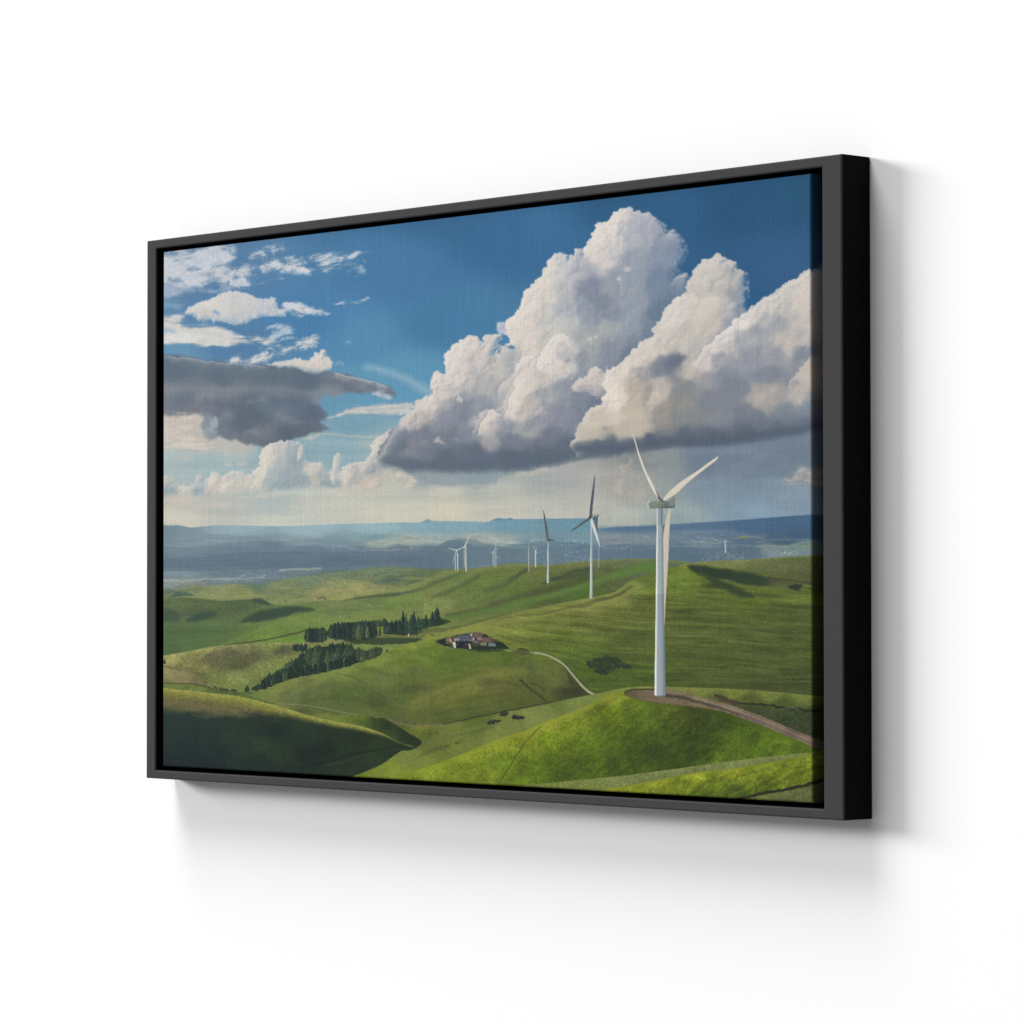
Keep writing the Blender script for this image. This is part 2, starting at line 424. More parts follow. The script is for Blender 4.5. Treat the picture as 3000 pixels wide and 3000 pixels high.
def paint_clouds(g):
    W1 = (212, 214, 219)
    # ---- thin clouds, upper left
    g.wisp(ZA(-30,80, 200,70, 480,30, 570,50, 610,130, 600,190, 700,215, 775,240, 770,300, 720,330, 740,400, 560,410, 300,410, -30,460), (208,211,218), .96, 26, 60, 30, -.75, 1, -.1)
    g.wisp(ZA(-30,330, 300,380, 700,380, 740,410, 500,430, 200,470, -30,500), (150,172,198), .8, 14, 90, 20, -.5, 2, 0)
    g.wisp(ZA(700,140, 760,90, 850,60, 980,50, 1000,110, 900,150, 800,180, 740,180), W1, .75, 18, 24, 12, -.25, 3, -.2)
    g.wisp(ZA(810,250, 850,180, 950,165, 1060,150, 1170,165, 1200,230, 1290,265, 1150,275, 950,275), W1, .96, 18, 40, 18, -.75, 4, 0)
    g.wisp(ZA(1180,140, 1300,100, 1480,110, 1680,75, 1700,110, 1610,150, 1640,180, 1520,230, 1420,260, 1340,270, 1280,230), W1, .9, 20, 55, 14, -.4, 5, -.25)
    g.wisp(ZA(1460,290, 1540,230, 1640,210, 1690,290, 1640,330, 1560,270, 1500,300), W1, .55, 14, 26, 10, -.2, 6, -.3)
    g.wisp(ZA(780,350, 900,310, 1030,300, 940,335, 830,360), W1, .5, 10, 30, 8, -.3, 7, -.1)
    g.wisp(ZA(1390,535, 1470,500, 1530,515, 1470,535), W1, .85, 9, 22, 8, -.6, 8)
    g.wisp(ZA(1540,520, 1620,490, 1700,480, 1700,505, 1620,530), W1, .6, 9, 22, 8, -.3, 9)
    g.wisp(ZA(1230,590, 1320,570, 1400,590, 1380,605, 1260,610), W1, .7, 8, 20, 8, -.4, 10)
    g.wisp(ZA(-30,480, 150,490, 220,520, 120,560, -30,570), (140,172,200), .6, 16, 80, 14, -.5, 12, 0)
    # domed cloud
    D = [(560,900,222,220,216),(600,880,226,222,216),(700,870,216,214,214),(700,900,212,210,210),(640,925,222,218,212),(780,895,202,205,212),(800,915,214,212,210),(720,930,214,212,210),(590,930,214,210,206)]
    g.cumulus(ZA(215,590, 260,545, 400,490, 520,440, 600,432, 700,442, 760,475, 860,488, 915,472, 945,515, 960,570, 1010,585, 1000,625, 880,620, 760,642, 660,688, 500,668, 330,665, 290,632, 225,612), D, 60, 5, 14, .16, .35, 25, 2, 4, 20, esoft=3, rim=.2)
    g.blob(631, 914, 12, 7, (120,158,196), .8, .3, .3, 10); g.blob(640, 921, 8, 4, (130,162,196), .6)
    g.wisp(ZA(980,520, 1070,492, 1150,525, 1240,575, 1300,590, 1200,612, 1150,640, 1080,600, 1000,575), W1, .98, 13, 30, 14, -.8, 13, .4)
    # banded cloud below
    g.wisp(ZA(-30,640, 100,615, 195,605, 190,690, 270,705, 400,695, 560,735, 610,775, 800,785, 960,800, 900,850, 700,850, 400,868, 200,848, -30,835), (220,218,215), .99, 12, 90, 22, -1.2, 14, 0, 5, .3)
    g.blob(490, 968, 26, 12, (150,178,205), .75, .1, .3, 15); g.blob(560, 932, 16, 16, (96,142,186), .8, 0, .3, 14)
    g.line(ZA(180,720, 200,700, 300,695, 480,720, 600,770), (150,175,200), 5, .45, 4)
    for i, q in enumerate([(900,720,1000,690,1070,710,1110,800,1000,790,900,830,830,800), (830,740,920,690,1000,700,980,740), (780,880,900,850,980,800,1100,790,1090,830,980,860,900,900), (1310,860,1350,840,1390,860), (1460,850,1500,835,1540,850)]):
        g.wisp(ZA(*q), W1, .7, 14, 22, 11, -.3, 15 + i, -.25)
    g.wisp(ZA(530,1000, 545,960, 600,925, 660,920, 700,955, 790,925, 900,915, 980,885, 1080,850, 1160,800, 1250,785, 1300,810, 1240,890, 1080,905, 940,960, 850,1010, 700,1005), (216,214,214), .97, 16, 34, 16, -.7, 21, -.35)
    g.cumulus(ZA(880,1030, 960,1005, 1050,985, 1120,980, 1200,990, 1270,935, 1320,900, 1345,950, 1385,1000, 1350,1060, 1270,1095, 1100,1065), [(900,1070,222,214,205),(950,1050,228,218,208),(850,1065,210,206,202),(920,1085,214,204,196)], 40, 5, 14, .3, .5, 25, 3, 4, 18, esoft=3)
    g.wisp(ZA(1360,1000, 1440,985, 1500,1020, 1440,1040), W1, .5, 10, 20, 10, -.4, 24)
    # grey lenticular
    S = [(a, b) for a, b in []]
    def zc(l): return [(470 + .36232 * a, 700 + .36232 * b, r, gg, bb) for a, b, r, gg, bb in l]
    S = zc([(100,1080,106,120,138),(500,1090,110,123,138),(900,1120,112,124,138),(1200,1150,106,118,134),(1500,1180,118,126,140),(1750,1200,134,136,150),(300,1160,128,134,146),(600,1220,138,142,152),(900,1230,128,136,148),
      (100,1220,142,142,150),(200,1300,118,126,142),(250,1370,138,136,142),(400,1290,142,142,152),(480,1380,122,128,142),(650,1340,112,120,136),(750,1420,106,116,132),(900,1340,112,126,142),(950,1420,124,132,146),(1100,1400,112,124,142),
      (1250,1400,104,118,136),(500,1500,124,130,144),(700,1500,112,120,134),(850,1560,128,130,140),(1000,1550,104,114,130),(1200,1530,112,120,134),(600,1600,128,132,142),(850,1640,116,122,132),(1300,1280,140,150,162),(1400,1250,150,150,158),(400,1480,150,156,166),(370,1560,150,160,172),(1350,1530,116,128,146)])
    g.poly(ZA(-40,948, 200,962, 500,998, 800,1018, 1100,1052, 1250,1088, 1350,1058, 1500,1098, 1700,1158, 1840,1200, 1900,1265, 1800,1262, 1700,1245, 1500,1250, 1300,1288, 1275,1320, 1330,1400, 1350,1440, 1305,1490, 1370,1530, 1250,1572, 1100,1615, 1000,1655, 850,1678, 700,1652, 560,1622, 470,1600, 370,1620, 330,1540, 320,1410, 160,1418, -40,1395),
           S, 1, 15, 7, 24, 4, tex=.02, ts=60, tsy=20)
    w = g.win(470, 1040, 1010, 1320)
    if w:
        X, Y = g.X[w], g.Y[w]
        inside = sstep(-6, -30, g.sdf(w, smooth(ZA(-40,960, 500,1005, 1100,1060, 1250,1095, 1500,1110, 1700,1170, 1500,1245, 1300,1285, 1330,1400, 1300,1490, 1100,1600, 850,1665, 560,1610, 370,1600, 320,1410, -40,1390), 2, True)))
        g.img[w] += (inside * 5 * fbm(X, Y, 60, 5, 2, .6, 34))[..., None]
    g.line(ZA(-40,1060, 200,1070, 500,1095, 800,1115, 1100,1135, 1300,1150, 1500,1170, 1700,1205, 1850,1240), (108,121,137), 62, .72, 26, 3, 60, 3, 8)
    g.line(ZA(-40,1225, 300,1215, 600,1225, 900,1215, 1150,1235, 1300,1262), (144,147,157), 12, .55, 14, 6, 40, 4)
    g.line(ZA(-40,1320, 120,1300, 250,1330), (116,124,140), 26, .5, 18, 6, 30, 5)
    for x_, y_, rx_, ry_ in [(420,1330,40,20),(700,1380,46,34),(1000,1330,50,24),(1230,1400,34,30),(1080,1540,60,16),(640,1500,50,24),(860,1470,40,22)]:
        g.blob(470 + .36232 * x_, 700 + .36232 * y_, rx_, ry_, (104,114,131), .5, -.1, .7, 26, x_ % 9)
    for x_, y_, rx_, ry_ in [(800,1310,40,9),(980,1440,30,14),(540,1440,26,16),(750,1560,46,14),(1120,1480,26,10),(330,1270,40,10)]:
        g.blob(470 + .36232 * x_, 700 + .36232 * y_, rx_, ry_, (142,146,156), .55, -.1, .8, 22, x_ % 9)
    g.rim(ZA(1390,1068, 1500,1100, 1640,1130, 1780,1170, 1850,1215), (198,192,192), 12, .8, 3, 3)
    g.wisp(ZA(1700,1255, 1820,1240, 1900,1270, 1840,1300, 1760,1290), (196,198,204), .8, 10, 30, 10, -.6, 25)
    g.rim(ZA(-30,950, 200,962, 420,990, 700,1010, 900,1028), (206,204,204), 7, .55, 4, 3)
    g.wisp(ZA(330,1420, 380,1420, 460,1440, 470,1600, 380,1620, 350,1540), (168,176,184), .8, 16, 12, 30, -.3, 26, .1)
    g.wisp(ZA(-40,1410, 300,1425, 330,1540, 480,1620, 700,1665, 640,1700, 300,1710, -40,1690), (216,207,197), .9, 26, 120, 16, -.7, 27, -.04)
    # bars and streaks right of it
    g.wisp(ZA(1340,1460, 1400,1430, 1450,1400, 1600,1350, 1800,1325, 1940,1322, 2060,1340, 2030,1400, 1900,1425, 1700,1420, 1550,1432, 1450,1440), (208,206,202), .97, 9, 130, 16, -1.1, 28, -.05, 5, .35)
    g.line(ZA(1660,1030, 1760,1050, 1930,1110, 2070,1180, 2190,1260), (170,194,208), 12, .6, 14, 4, 40, 3, 26)
    g.line(ZA(1240,1570, 1400,1580, 1600,1600, 1850,1608), (196,196,186), 5, .7, 5, 3, 30, 4)
    g.line(ZA(1200,1610, 1250,1590, 1280,1585), (205,200,192), 8, .6, 6, 4, 14, 5)
    g.wisp(P(1110,1372, 1180,1362, 1225,1385, 1215,1430, 1150,1425, 1110,1400), (216,208,196), .8, 22, 26, 20, -.6, 29)
    for i, (x, y, r, s_) in enumerate([(552,1342,22,9),(665,1330,14,8),(670,1362,20,7),(705,1360,22,8),(585,1384,18,5),(900,1285,20,8),(640,1480,60,10),(520,1465,50,9),(780,1450,60,10),(880,1460,50,8)]):
        g.blob(x, y, r, s_, (214,206,196), .45, -.1, .5, 14, i)
    # distant cumulus row
    def zf(l): return [(470 + .36232 * a, 1150 + .36232 * b, r, gg, bb) for a, b, r, gg, bb in l]
    base = lambda x: np.interp(x, [470, 590, 760, 960, 1040, 1130], [1452, 1452, 1441, 1430, 1440, 1438])
    g.cumulus(ZF(-20,810, 10,700, 60,675, 110,730, 200,768, 280,740, 290,690, 330,670, 380,705, 430,655, 500,690, 560,650, 640,645, 700,680, 760,640, 815,590, 815,490, 860,440, 920,415, 990,405, 1090,400, 1150,440, 1180,560, 1230,575, 1310,580, 1340,640, 1400,660, 1470,660, 1490,600, 1560,578, 1620,572, 1680,545, 1720,480, 1710,430, 1770,375, 1880,300, 1880,420, 1820,520, 1810,600, 1790,660, 1760,780, 1600,820, 1480,800, 1300,785, 1000,795, 700,825, 300,838, -20,838),
        zf([(50,720,196,196,190),(60,790,160,172,180),(200,790,206,204,194),(320,720,180,188,192),(320,800,160,175,182),(430,690,212,208,198),(420,770,206,202,194),(500,760,214,208,198),(600,700,200,200,194),(620,760,206,202,194),(720,720,200,198,192),
            (800,640,226,220,206),(750,740,220,214,202),(840,520,226,220,206),(870,470,220,216,204),(950,470,196,196,192),(950,560,186,190,190),(1050,450,172,182,186),(1100,550,164,176,184),(900,680,180,188,190),(1000,700,166,178,184),(1150,700,164,174,180),(1000,770,156,170,178),
            (1200,620,204,202,194),(1250,600,208,204,196),(1240,700,196,192,186),(1300,660,176,182,184),(1400,740,160,172,178),(1350,770,158,170,178),(1500,640,212,206,196),(1560,620,184,184,184),(1550,720,184,182,180),(1500,760,206,198,188),(1580,780,214,204,192),(1640,590,210,204,194),(1700,620,164,170,176),(1680,740,206,196,186),
            (1740,430,206,202,196),(1760,520,188,188,188),(1800,480,160,166,176),(1850,360,206,202,198),(1740,690,196,188,180),(700,790,206,204,196)]),
        170, 4, 11, .42, .7, 16, 5, 4, 18, esoft=2, bottom=base)
    for q in ([(700,795, 770,700, 830,620, 822,560, 818,490, 860,440, 930,420)], [(455,800, 520,740, 600,690)], [(375,770, 400,690, 440,660)], [(1480,760, 1490,640, 1510,595, 1560,580)], [(1705,520, 1715,450, 1770,380)]):
        g.rim(ZF(*q[0]), (232,226,212), 9, .9, 6, 4)
    g.cumulus(ZF(1380,690, 1385,640, 1400,590, 1405,520, 1425,502, 1455,505, 1455,560, 1440,620, 1425,690, 1400,740), [(980,1350,222,216,206),(985,1380,205,202,196),(978,1400,214,208,200),(990,1345,196,196,192)], 20, 3, 8, .4, .6, 14, 6, 3, 12, esoft=2)
    g.cumulus(ZF(1110,530, 1130,440, 1150,430, 1150,480, 1130,540), [(880,1330,206,204,200)], 8, 3, 7, .3, .6, 10, 7, 3, 12, esoft=3)
    g.wisp(ZF(1400,800, 1500,760, 1640,780, 1700,700, 1780,690, 1760,790, 1600,830), (212,204,192), .7, 18, 24, 14, -.5, 30)

def paint_big(g):
    base = lambda x: np.interp(x, [1100, 1136, 1209, 1354, 1499, 1607, 1716, 1800], [1345, 1358, 1384, 1386, 1384, 1368, 1346, 1336])
    g.poly(P(1200,1380, 1330,1380, 1480,1375, 1590,1368, 1530,1385, 1470,1395, 1450,1416, 1400,1421, 1330,1424, 1260,1420, 1215,1405), (152,163,170), .75, 14, 6, 30, 3)
    C1 = P(1112,1350, 1122,1326, 1150,1272, 1183,1240, 1207,1216, 1230,1186, 1267,1168, 1280,1145, 1268,1127, 1281,1106, 1303,1105, 1323,1101, 1312,1072, 1316,1042, 1335,1023, 1361,1008,
        1383,997, 1401,1004, 1409,1015, 1437,994, 1455,988, 1461,1004, 1449,1038, 1470,1026, 1495,1021, 1512,1017, 1499,1000, 1491,962, 1494,943, 1517,927, 1529,903, 1540,884, 1541,862, 1553,852, 1567,848,
        1589,819, 1607,797, 1614,765, 1629,751, 1654,748, 1667,760, 1687,751, 1697,733, 1716,746, 1721,732, 1738,714, 1752,676, 1774,660, 1798,645, 1810,628, 1838,620, 1874,626, 1899,631, 1925,646, 1943,671,
        1954,686, 1979,689, 1988,706, 2001,738, 1991,764, 1984,790, 1973,812, 2015,814, 2040,860, 2010,900, 1980,960, 1900,1020, 1830,1080, 1790,1160, 1760,1230, 1800,1290, 1800,1340, 1716,1348, 1607,1370, 1499,1386, 1354,1388, 1209,1386, 1172,1374, 1136,1358)
    S1 = [(1130,1330,128,134,146),(1150,1310,115,125,140),(1180,1270,122,130,146),(1195,1240,196,190,188),(1260,1190,210,202,195),(1230,1225,196,188,184),(1300,1140,228,218,210),(1330,1125,222,214,206),(1290,1220,150,152,165),(1240,1260,132,136,150),(1350,1060,230,224,218),(1340,1160,165,168,178),(1400,1040,216,209,203),(1380,1090,224,216,208),
     (1450,1060,200,196,192),(1500,1050,186,185,186),(1400,1130,190,186,184),(1350,1200,142,146,160),(1420,1190,158,160,171),(1520,960,232,224,214),(1550,1000,224,217,208),(1545,900,230,222,212),(1600,860,226,219,209),(1620,800,222,218,210),(1650,780,198,199,205),(1640,830,204,201,200),(1670,790,190,190,198),
     (1700,780,172,174,184),(1730,850,146,151,168),(1700,900,160,166,178),(1650,900,188,188,194),(1650,950,200,200,198),(1600,930,212,208,204),(1600,1000,208,205,198),(1750,725,226,219,214),(1790,700,232,226,220),(1765,740,228,220,214),(1810,650,226,219,213),(1800,735,205,202,204),(1850,700,184,184,192),(1850,650,190,190,198),(1900,680,176,177,188),
     (1950,720,148,157,175),(1980,740,150,160,180),(1850,760,162,167,180),(1850,800,160,166,180),(1930,820,132,146,167),(1800,850,165,168,178),(1760,880,142,147,164),(1780,920,148,153,168),(1850,900,158,165,177),(1850,950,158,166,177),(1780,960,178,180,181),(1950,920,118,136,157),(1900,980,128,142,160),(1800,1020,150,155,168),(1850,1050,126,136,154),
     (1700,1000,180,180,182),(1700,1050,160,162,172),(1660,1020,214,210,206),(1620,1050,214,207,199),(1640,1080,218,214,208),(1600,1090,214,208,202),(1650,1150,160,161,172),(1550,1100,228,220,210),(1530,1180,228,218,208),(1570,1150,214,204,197),(1600,1150,190,186,186),(1500,1120,196,192,190),(1480,1110,212,206,200),(1470,1150,180,178,182),(1450,1130,186,183,183),(1520,1220,224,214,204),
     (1480,1240,160,160,170),(1550,1230,180,176,178),(1440,1230,214,206,198),(1420,1250,206,198,192),(1425,1290,178,172,176),(1400,1280,140,144,156),(1500,1290,132,137,150),(1600,1220,158,158,169),(1650,1220,148,150,164),(1700,1150,142,147,162),(1700,1200,138,143,159),(1740,1200,118,130,148),(1720,1250,140,143,157),(1600,1290,128,132,147),
     (1300,1290,130,136,150),(1200,1320,150,147,157),(1240,1310,136,139,152),(1200,1350,118,127,142),(1400,1330,112,120,136),(1300,1345,106,116,133),(1500,1340,102,112,128),(1600,1330,102,111,127),(1700,1310,108,117,132),(1780,1310,106,115,130),(1300,1375,124,133,146),(1450,1370,110,121,136),(1580,1355,104,114,130)]
    calm = lambda X, Y: np.clip(1 - sstep(1230, 1330, Y) * .9, 0, 1) * (1 - .45 * sstep(1740, 1900, X))
    g.cumulus(C1, S1, 620, 7, 30, .66, 1, 26, 11, 6, 30, calm=calm, esoft=2, bottom=base)
    g.cumulus(ZB(985,1245, 1020,1235, 1055,1255, 1050,1310, 1015,1335, 1000,1290), [(1470,970,186,190,206)], 6, 4, 8, .2, .5, 10, 12, 4, 12, esoft=4)
    g.blob(1498, 1017, 14, 7, (70,116,160), .8, .2, .5, 10, 3); g.blob(1462, 1028, 6, 12, (70,118,162), .7, .2, .4, 10, 4)
    # nearer heaps standing in front of the main mass
    g.cumulus(P(1250,1215, 1262,1172, 1277,1145, 1268,1127, 1281,1106, 1303,1104, 1325,1100, 1350,1118, 1372,1150, 1360,1195, 1320,1230),
        [(1275,1115,230,220,212),(1300,1115,222,212,206),(1265,1180,222,212,204),(1300,1150,206,198,194),(1340,1140,190,186,186),(1300,1190,180,177,182),(1350,1180,160,160,170),(1330,1210,146,149,162)], 60, 6, 17, .6, .7, 18, 40, 5, 22, esoft=2,
        fade=lambda X, Y, d: (1 - sstep(1170, 1225, Y)) * (1 - sstep(1330, 1372, X)))
    g.cumulus(P(1318,1110, 1312,1072, 1316,1040, 1335,1021, 1361,1006, 1383,995, 1401,1003, 1414,1028, 1426,1060, 1420,1110, 1400,1160, 1360,1170),
        [(1322,1060,234,226,218),(1335,1030,230,222,216),(1375,1005,224,216,210),(1360,1040,220,212,206),(1390,1050,206,200,198),(1410,1080,190,187,190),(1350,1100,222,214,206),(1380,1130,196,190,190),(1400,1150,176,175,182)], 60, 6, 18, .6, .7, 18, 41, 5, 22, esoft=2,
        fade=lambda X, Y, d: (1 - sstep(1110, 1168, Y)) * (1 - sstep(1385, 1424, X)))
    g.cumulus(P(1402,1300, 1403,1250, 1420,1214, 1437,1202, 1457,1207, 1472,1216, 1480,1196, 1488,1172, 1500,1146, 1507,1116, 1515,1090, 1530,1058, 1560,1048, 1590,1050, 1625,1060, 1650,1100, 1640,1180, 1600,1250, 1540,1300),
        [(1410,1250,218,208,200),(1422,1225,228,220,212),(1445,1212,222,214,206),(1455,1245,190,184,184),(1430,1275,180,174,178),(1470,1240,168,166,174),(1495,1170,232,224,214),(1525,1080,224,216,210),(1515,1120,232,224,214),(1530,1160,226,216,206),(1505,1210,224,214,204),(1530,1210,196,190,186),
         (1490,1245,152,153,165),(1560,1120,216,208,200),(1560,1180,190,184,182),(1600,1090,206,200,196),(1600,1160,166,165,174),(1560,1240,158,158,168),(1500,1290,138,142,155)], 120, 6, 20, .62, .8, 16, 42, 5, 24, esoft=2,
        fade=lambda X, Y, d: (1 - sstep(1570, 1640, X)) * (1 - sstep(1235, 1298, Y)))
    g.cumulus(P(1576,1075, 1585,1045, 1598,1022, 1612,1002, 1632,984, 1648,980, 1668,996, 1682,1030, 1680,1062, 1655,1090, 1615,1096),
        [(1590,1050,234,228,220),(1612,1010,234,228,220),(1645,988,232,226,220),(1640,1020,206,202,200),(1665,1030,186,185,190),(1620,1070,226,219,211),(1650,1078,214,208,202),(1670,1060,178,178,184)], 50, 5, 14, .6, .7, 14, 43, 4, 18, esoft=2,
        fade=lambda X, Y, d: 1 - sstep(1660, 1688, X))
    g.cumulus(P(1512,1010, 1493,962, 1494,943, 1517,927, 1529,903, 1540,884, 1541,862, 1553,850, 1569,848, 1590,818, 1608,796, 1616,764, 1632,750, 1652,747, 1662,775, 1655,830, 1640,880, 1630,940, 1600,990, 1560,1030),
        [(1505,950,236,228,219),(1520,985,228,220,212),(1535,900,234,226,217),(1550,870,232,224,216),(1590,830,228,221,213),(1620,780,226,220,213),(1645,762,214,210,210),(1640,800,198,197,203),(1600,870,216,210,205),(1570,920,220,213,206),(1600,930,200,198,199),(1560,980,224,216,208),(1620,900,184,186,193),(1640,840,178,181,191)], 110, 6, 18, .62, .8, 16, 44, 5, 22, esoft=2,
        fade=lambda X, Y, d: (1 - sstep(-20, 60, X - np.interp(Y, [750, 800, 850, 900, 950, 1000], [1630, 1610, 1590, 1570, 1555, 1540]))) * (1 - sstep(960, 1020, Y)))
    g.cumulus(P(1721,735, 1738,714, 1752,676, 1774,660, 1798,645, 1810,627, 1838,619, 1862,622, 1850,660, 1830,700, 1815,745, 1770,765, 1730,760),
        [(1728,735,234,226,220),(1755,700,234,227,220),(1790,665,230,223,217),(1812,640,226,220,214),(1840,630,210,206,207),(1830,660,190,189,196),(1780,710,222,216,212),(1800,740,206,203,205),(1760,750,212,208,208)], 60, 6, 15, .6, .8, 14, 45, 5, 20, esoft=2,
        fade=lambda X, Y, d: (1 - sstep(725, 762, Y)) * (1 - sstep(1815, 1858, X)))
    # inner lit edges
    R = (232, 224, 215)
    g.rim(ZB(975,1860, 985,1790, 1010,1730, 1050,1700, 1095,1645, 1150,1620), R, 20, .75, 1, back=(160,162,172))
    g.rim(ZE(820,800, 835,700, 885,590, 930,560, 985,570, 1010,600), R, 16, .85, 2, back=(138,142,156))
    g.rim(ZE(1030,640, 1050,560, 1075,480, 1110,400, 1130,320, 1160,250), R, 22, .8, 3, back=(172,170,176))
    g.rim(ZB(1330,1560, 1370,1490, 1430,1400, 1475,1335, 1520,1330, 1570,1390, 1595,1450), R, 17, .8, 4)
    g.rim(ZE(1400,215, 1440,180, 1480,150, 1530,180, 1540,200), R, 10, .8, 5, 4)
    g.rim(ZE(650,480, 670,440, 700,460, 700,500), R, 12, .8, 6, 4)
    g.blob(1281, 1290, 15, 10, (206,196,190), .75, .3, .5, 12, 5); g.blob(1296, 1297, 14, 6, (190,182,182), .6, .2, .5, 12, 6); g.blob(1340, 1287, 12, 6, (182,176,180), .5, .2, .5, 12, 7)
    g.rim(ZE(170,725, 215,665, 260,640, 300,650), (214,206,202), 12, .7, 8, 5)
    g.rim(ZE(480,470, 495,400, 560,350, 640,290, 690,310), R, 18, .5, 9, 6)
    g.rim(ZE(230,900, 270,860, 340,830, 420,790), (172,165,170), 14, .6, 9, 8)
    g.rim(ZC(60,700, 65,640, 110,590, 150,480, 200,440, 270,405, 310,350, 380,322), R, 24, .6, 10, 5)
    g.rim(ZB(1090,1400, 1080,1280, 1110,1215, 1180,1130, 1215,1060, 1280,960, 1350,880, 1410,800), R, 24, .55, 11, 6)
    g.rim(ZC(470,350, 540,365, 600,400, 660,470, 700,515, 770,515, 830,640), (196,196,202), 10, .5, 13, 5)
    g.rim(ZB(590,1640, 590,1560, 610,1470, 660,1430, 720,1395, 800,1370), R, 22, .55, 12, 6)
    for x, y, r in [(1838,788,13),(1812,817,8),(1728,995,11),(1745,988,7),(1668,1087,6),(1830,668,8)]:
        g.blob(x, y, r, r * .9, (222,216,210), .75, -.4, .25, 12, x % 9)
    # flat dark base
    g.line(P(1130,1350, 1200,1362, 1300,1366, 1400,1364, 1500,1358, 1600,1346, 1700,1326, 1790,1312), (104,115,131), 26, .85, 18, 5, 60, 6)
    g.line(P(1180,1310, 1300,1335, 1420,1338, 1560,1328, 1680,1305), (110,119,135), 16, .5, 22, 8, 50, 7)
    # small cloud between the masses
    g.cumulus(ZB(1600,1770, 1640,1700, 1690,1685, 1730,1640, 1760,1600, 1810,1605, 1835,1640, 1870,1650, 1905,1680, 1910,1760, 1860,1820, 1790,1825, 1730,1785, 1660,1775),
        [(1740,1095,216,206,200),(1700,1130,206,198,194),(1760,1110,204,198,196),(1770,1150,186,180,180),(1720,1140,194,188,188),(1780,1130,180,178,184)], 50, 4, 13, .4, .6, 18, 14, 4, 16, esoft=3)
    g.blob(1777, 1078, 7, 10, (178,180,190), .7, 0, .4, 9, 3)
    # right-hand mass
    C2 = P(1690,1285, 1702,1259, 1718,1234, 1727,1209, 1765,1192, 1778,1172, 1779,1134, 1788,1101, 1809,1080, 1845,1054, 1859,1034, 1888,1011, 1914,996, 1927,971, 1950,935, 1961,906, 1976,888, 2008,874, 2032,874, 2027,851, 2020,828, 2041,808, 2050,787,
        2073,765, 2099,755, 2117,758, 2129,772, 2149,780, 2158,802, 2182,812, 2178,837, 2181,862, 2182,899, 2186,922, 2214,906, 2243,884, 2280,869, 2301,842, 2330,832, 2350,815, 2367,808, 2400,806, 2440,800, 2440,1262, 2381,1264, 2280,1286, 2171,1302, 2062,1309, 1954,1315, 1845,1326, 1736,1342, 1700,1345)
    S2 = [(1735,1250,212,203,190),(1760,1220,206,196,183),(1715,1262,196,190,182),(1740,1275,190,182,172),(1800,1150,242,230,217),(1800,1100,230,220,210),(1800,1190,236,224,212),(1790,1215,222,210,196),(1840,1200,200,188,174),(1845,1150,196,184,172),(1820,1095,218,208,198),(1870,1050,214,206,197),(1850,1075,214,205,196),(1860,1110,188,180,174),(1890,1090,160,158,162),(1930,1080,138,141,154),(1970,1060,122,127,143),(1900,1150,158,153,153),(1868,1140,190,180,170),
     (1915,1160,214,202,190),(1930,1135,196,188,182),(1960,1000,206,199,191),(1930,1020,214,206,198),(1980,930,222,216,208),(1995,900,222,216,209),(2010,960,206,199,193),(2050,850,204,198,191),(2040,890,216,208,198),(2100,800,208,202,196),(2100,850,196,191,187),(2140,820,200,195,190),(2080,890,220,212,202),(2130,900,204,199,195),(2100,950,214,205,195),(2060,960,210,202,192),(2000,1000,212,204,194),
     (2030,1020,194,189,186),(2160,860,172,170,177),(2165,900,164,165,176),(2150,950,156,162,176),(2120,985,172,172,178),(2200,960,200,196,195),(2180,965,226,220,216),(2150,995,220,214,210),(2250,910,202,197,190),(2300,870,190,188,188),(2350,840,205,200,195),(2330,890,216,209,201),(2370,930,214,205,196),(2330,930,202,196,190),(2290,940,176,174,178),(2250,960,176,174,178),(2100,1015,204,196,190),(2070,1040,206,198,190),(2120,1050,160,161,170),
     (2030,1080,200,190,182),(2060,1100,168,164,168),(2100,1100,148,149,161),(2200,1040,160,161,172),(2300,1010,204,196,190),(2330,990,196,190,186),(2270,1040,166,165,172),(2250,1100,142,146,159),(2350,1050,146,149,163),(2390,1080,206,193,183),(2365,1085,205,193,184),(2345,1115,196,186,180),(2330,1145,198,188,182),(2290,1150,172,166,167),(2260,1150,182,174,172),(2220,1165,180,172,170),(2320,1120,140,145,158),(2100,1180,142,143,154),(2150,1140,140,143,156),
     (2000,1140,150,148,152),(2000,1180,156,151,150),(1950,1200,166,158,154),(1880,1240,196,186,174),(1850,1250,200,190,178),(1830,1275,190,182,172),(1930,1250,164,157,154),(2000,1230,148,148,152),(2100,1230,146,147,156),(2200,1220,130,135,148),(2300,1210,138,143,155),(2370,1200,142,149,160),(2370,1245,118,128,144),(2300,1262,108,119,135),(2200,1275,100,112,127),(2100,1285,96,107,123),(2000,1292,98,108,125),
     (1920,1300,98,107,123),(1830,1315,98,108,123),(1790,1300,112,118,130),(1740,1310,108,117,131)]
    base2 = lambda x: np.interp(x, [1690, 1736, 1845, 1954, 2062, 2171, 2280, 2381, 2450], [1350, 1343, 1326, 1314, 1308, 1301, 1285, 1263, 1250])
    def calm2(X, Y):
        c = np.clip(1 - sstep(1190, 1270, Y) * .9, 0, 1)
        return c * (1 - .5 * sstep(1960, 2080, X) * sstep(1010, 1090, Y))
    g.cumulus(C2, S2, 340, 8, 36, .46, .9, 26, 21, 6, 34, calm=calm2, esoft=2, bottom=base2)
    # lit body reaches down to the dark base band
    g.line(P(1712,1268, 1745,1272, 1800,1268, 1860,1258, 1910,1250), (200,190,176), 30, .75, 16, 7, 40, 5, 16)
    g.line(P(1770,1215, 1820,1222, 1870,1212), (214,203,190), 20, .5, 14, 5, 30, 6)
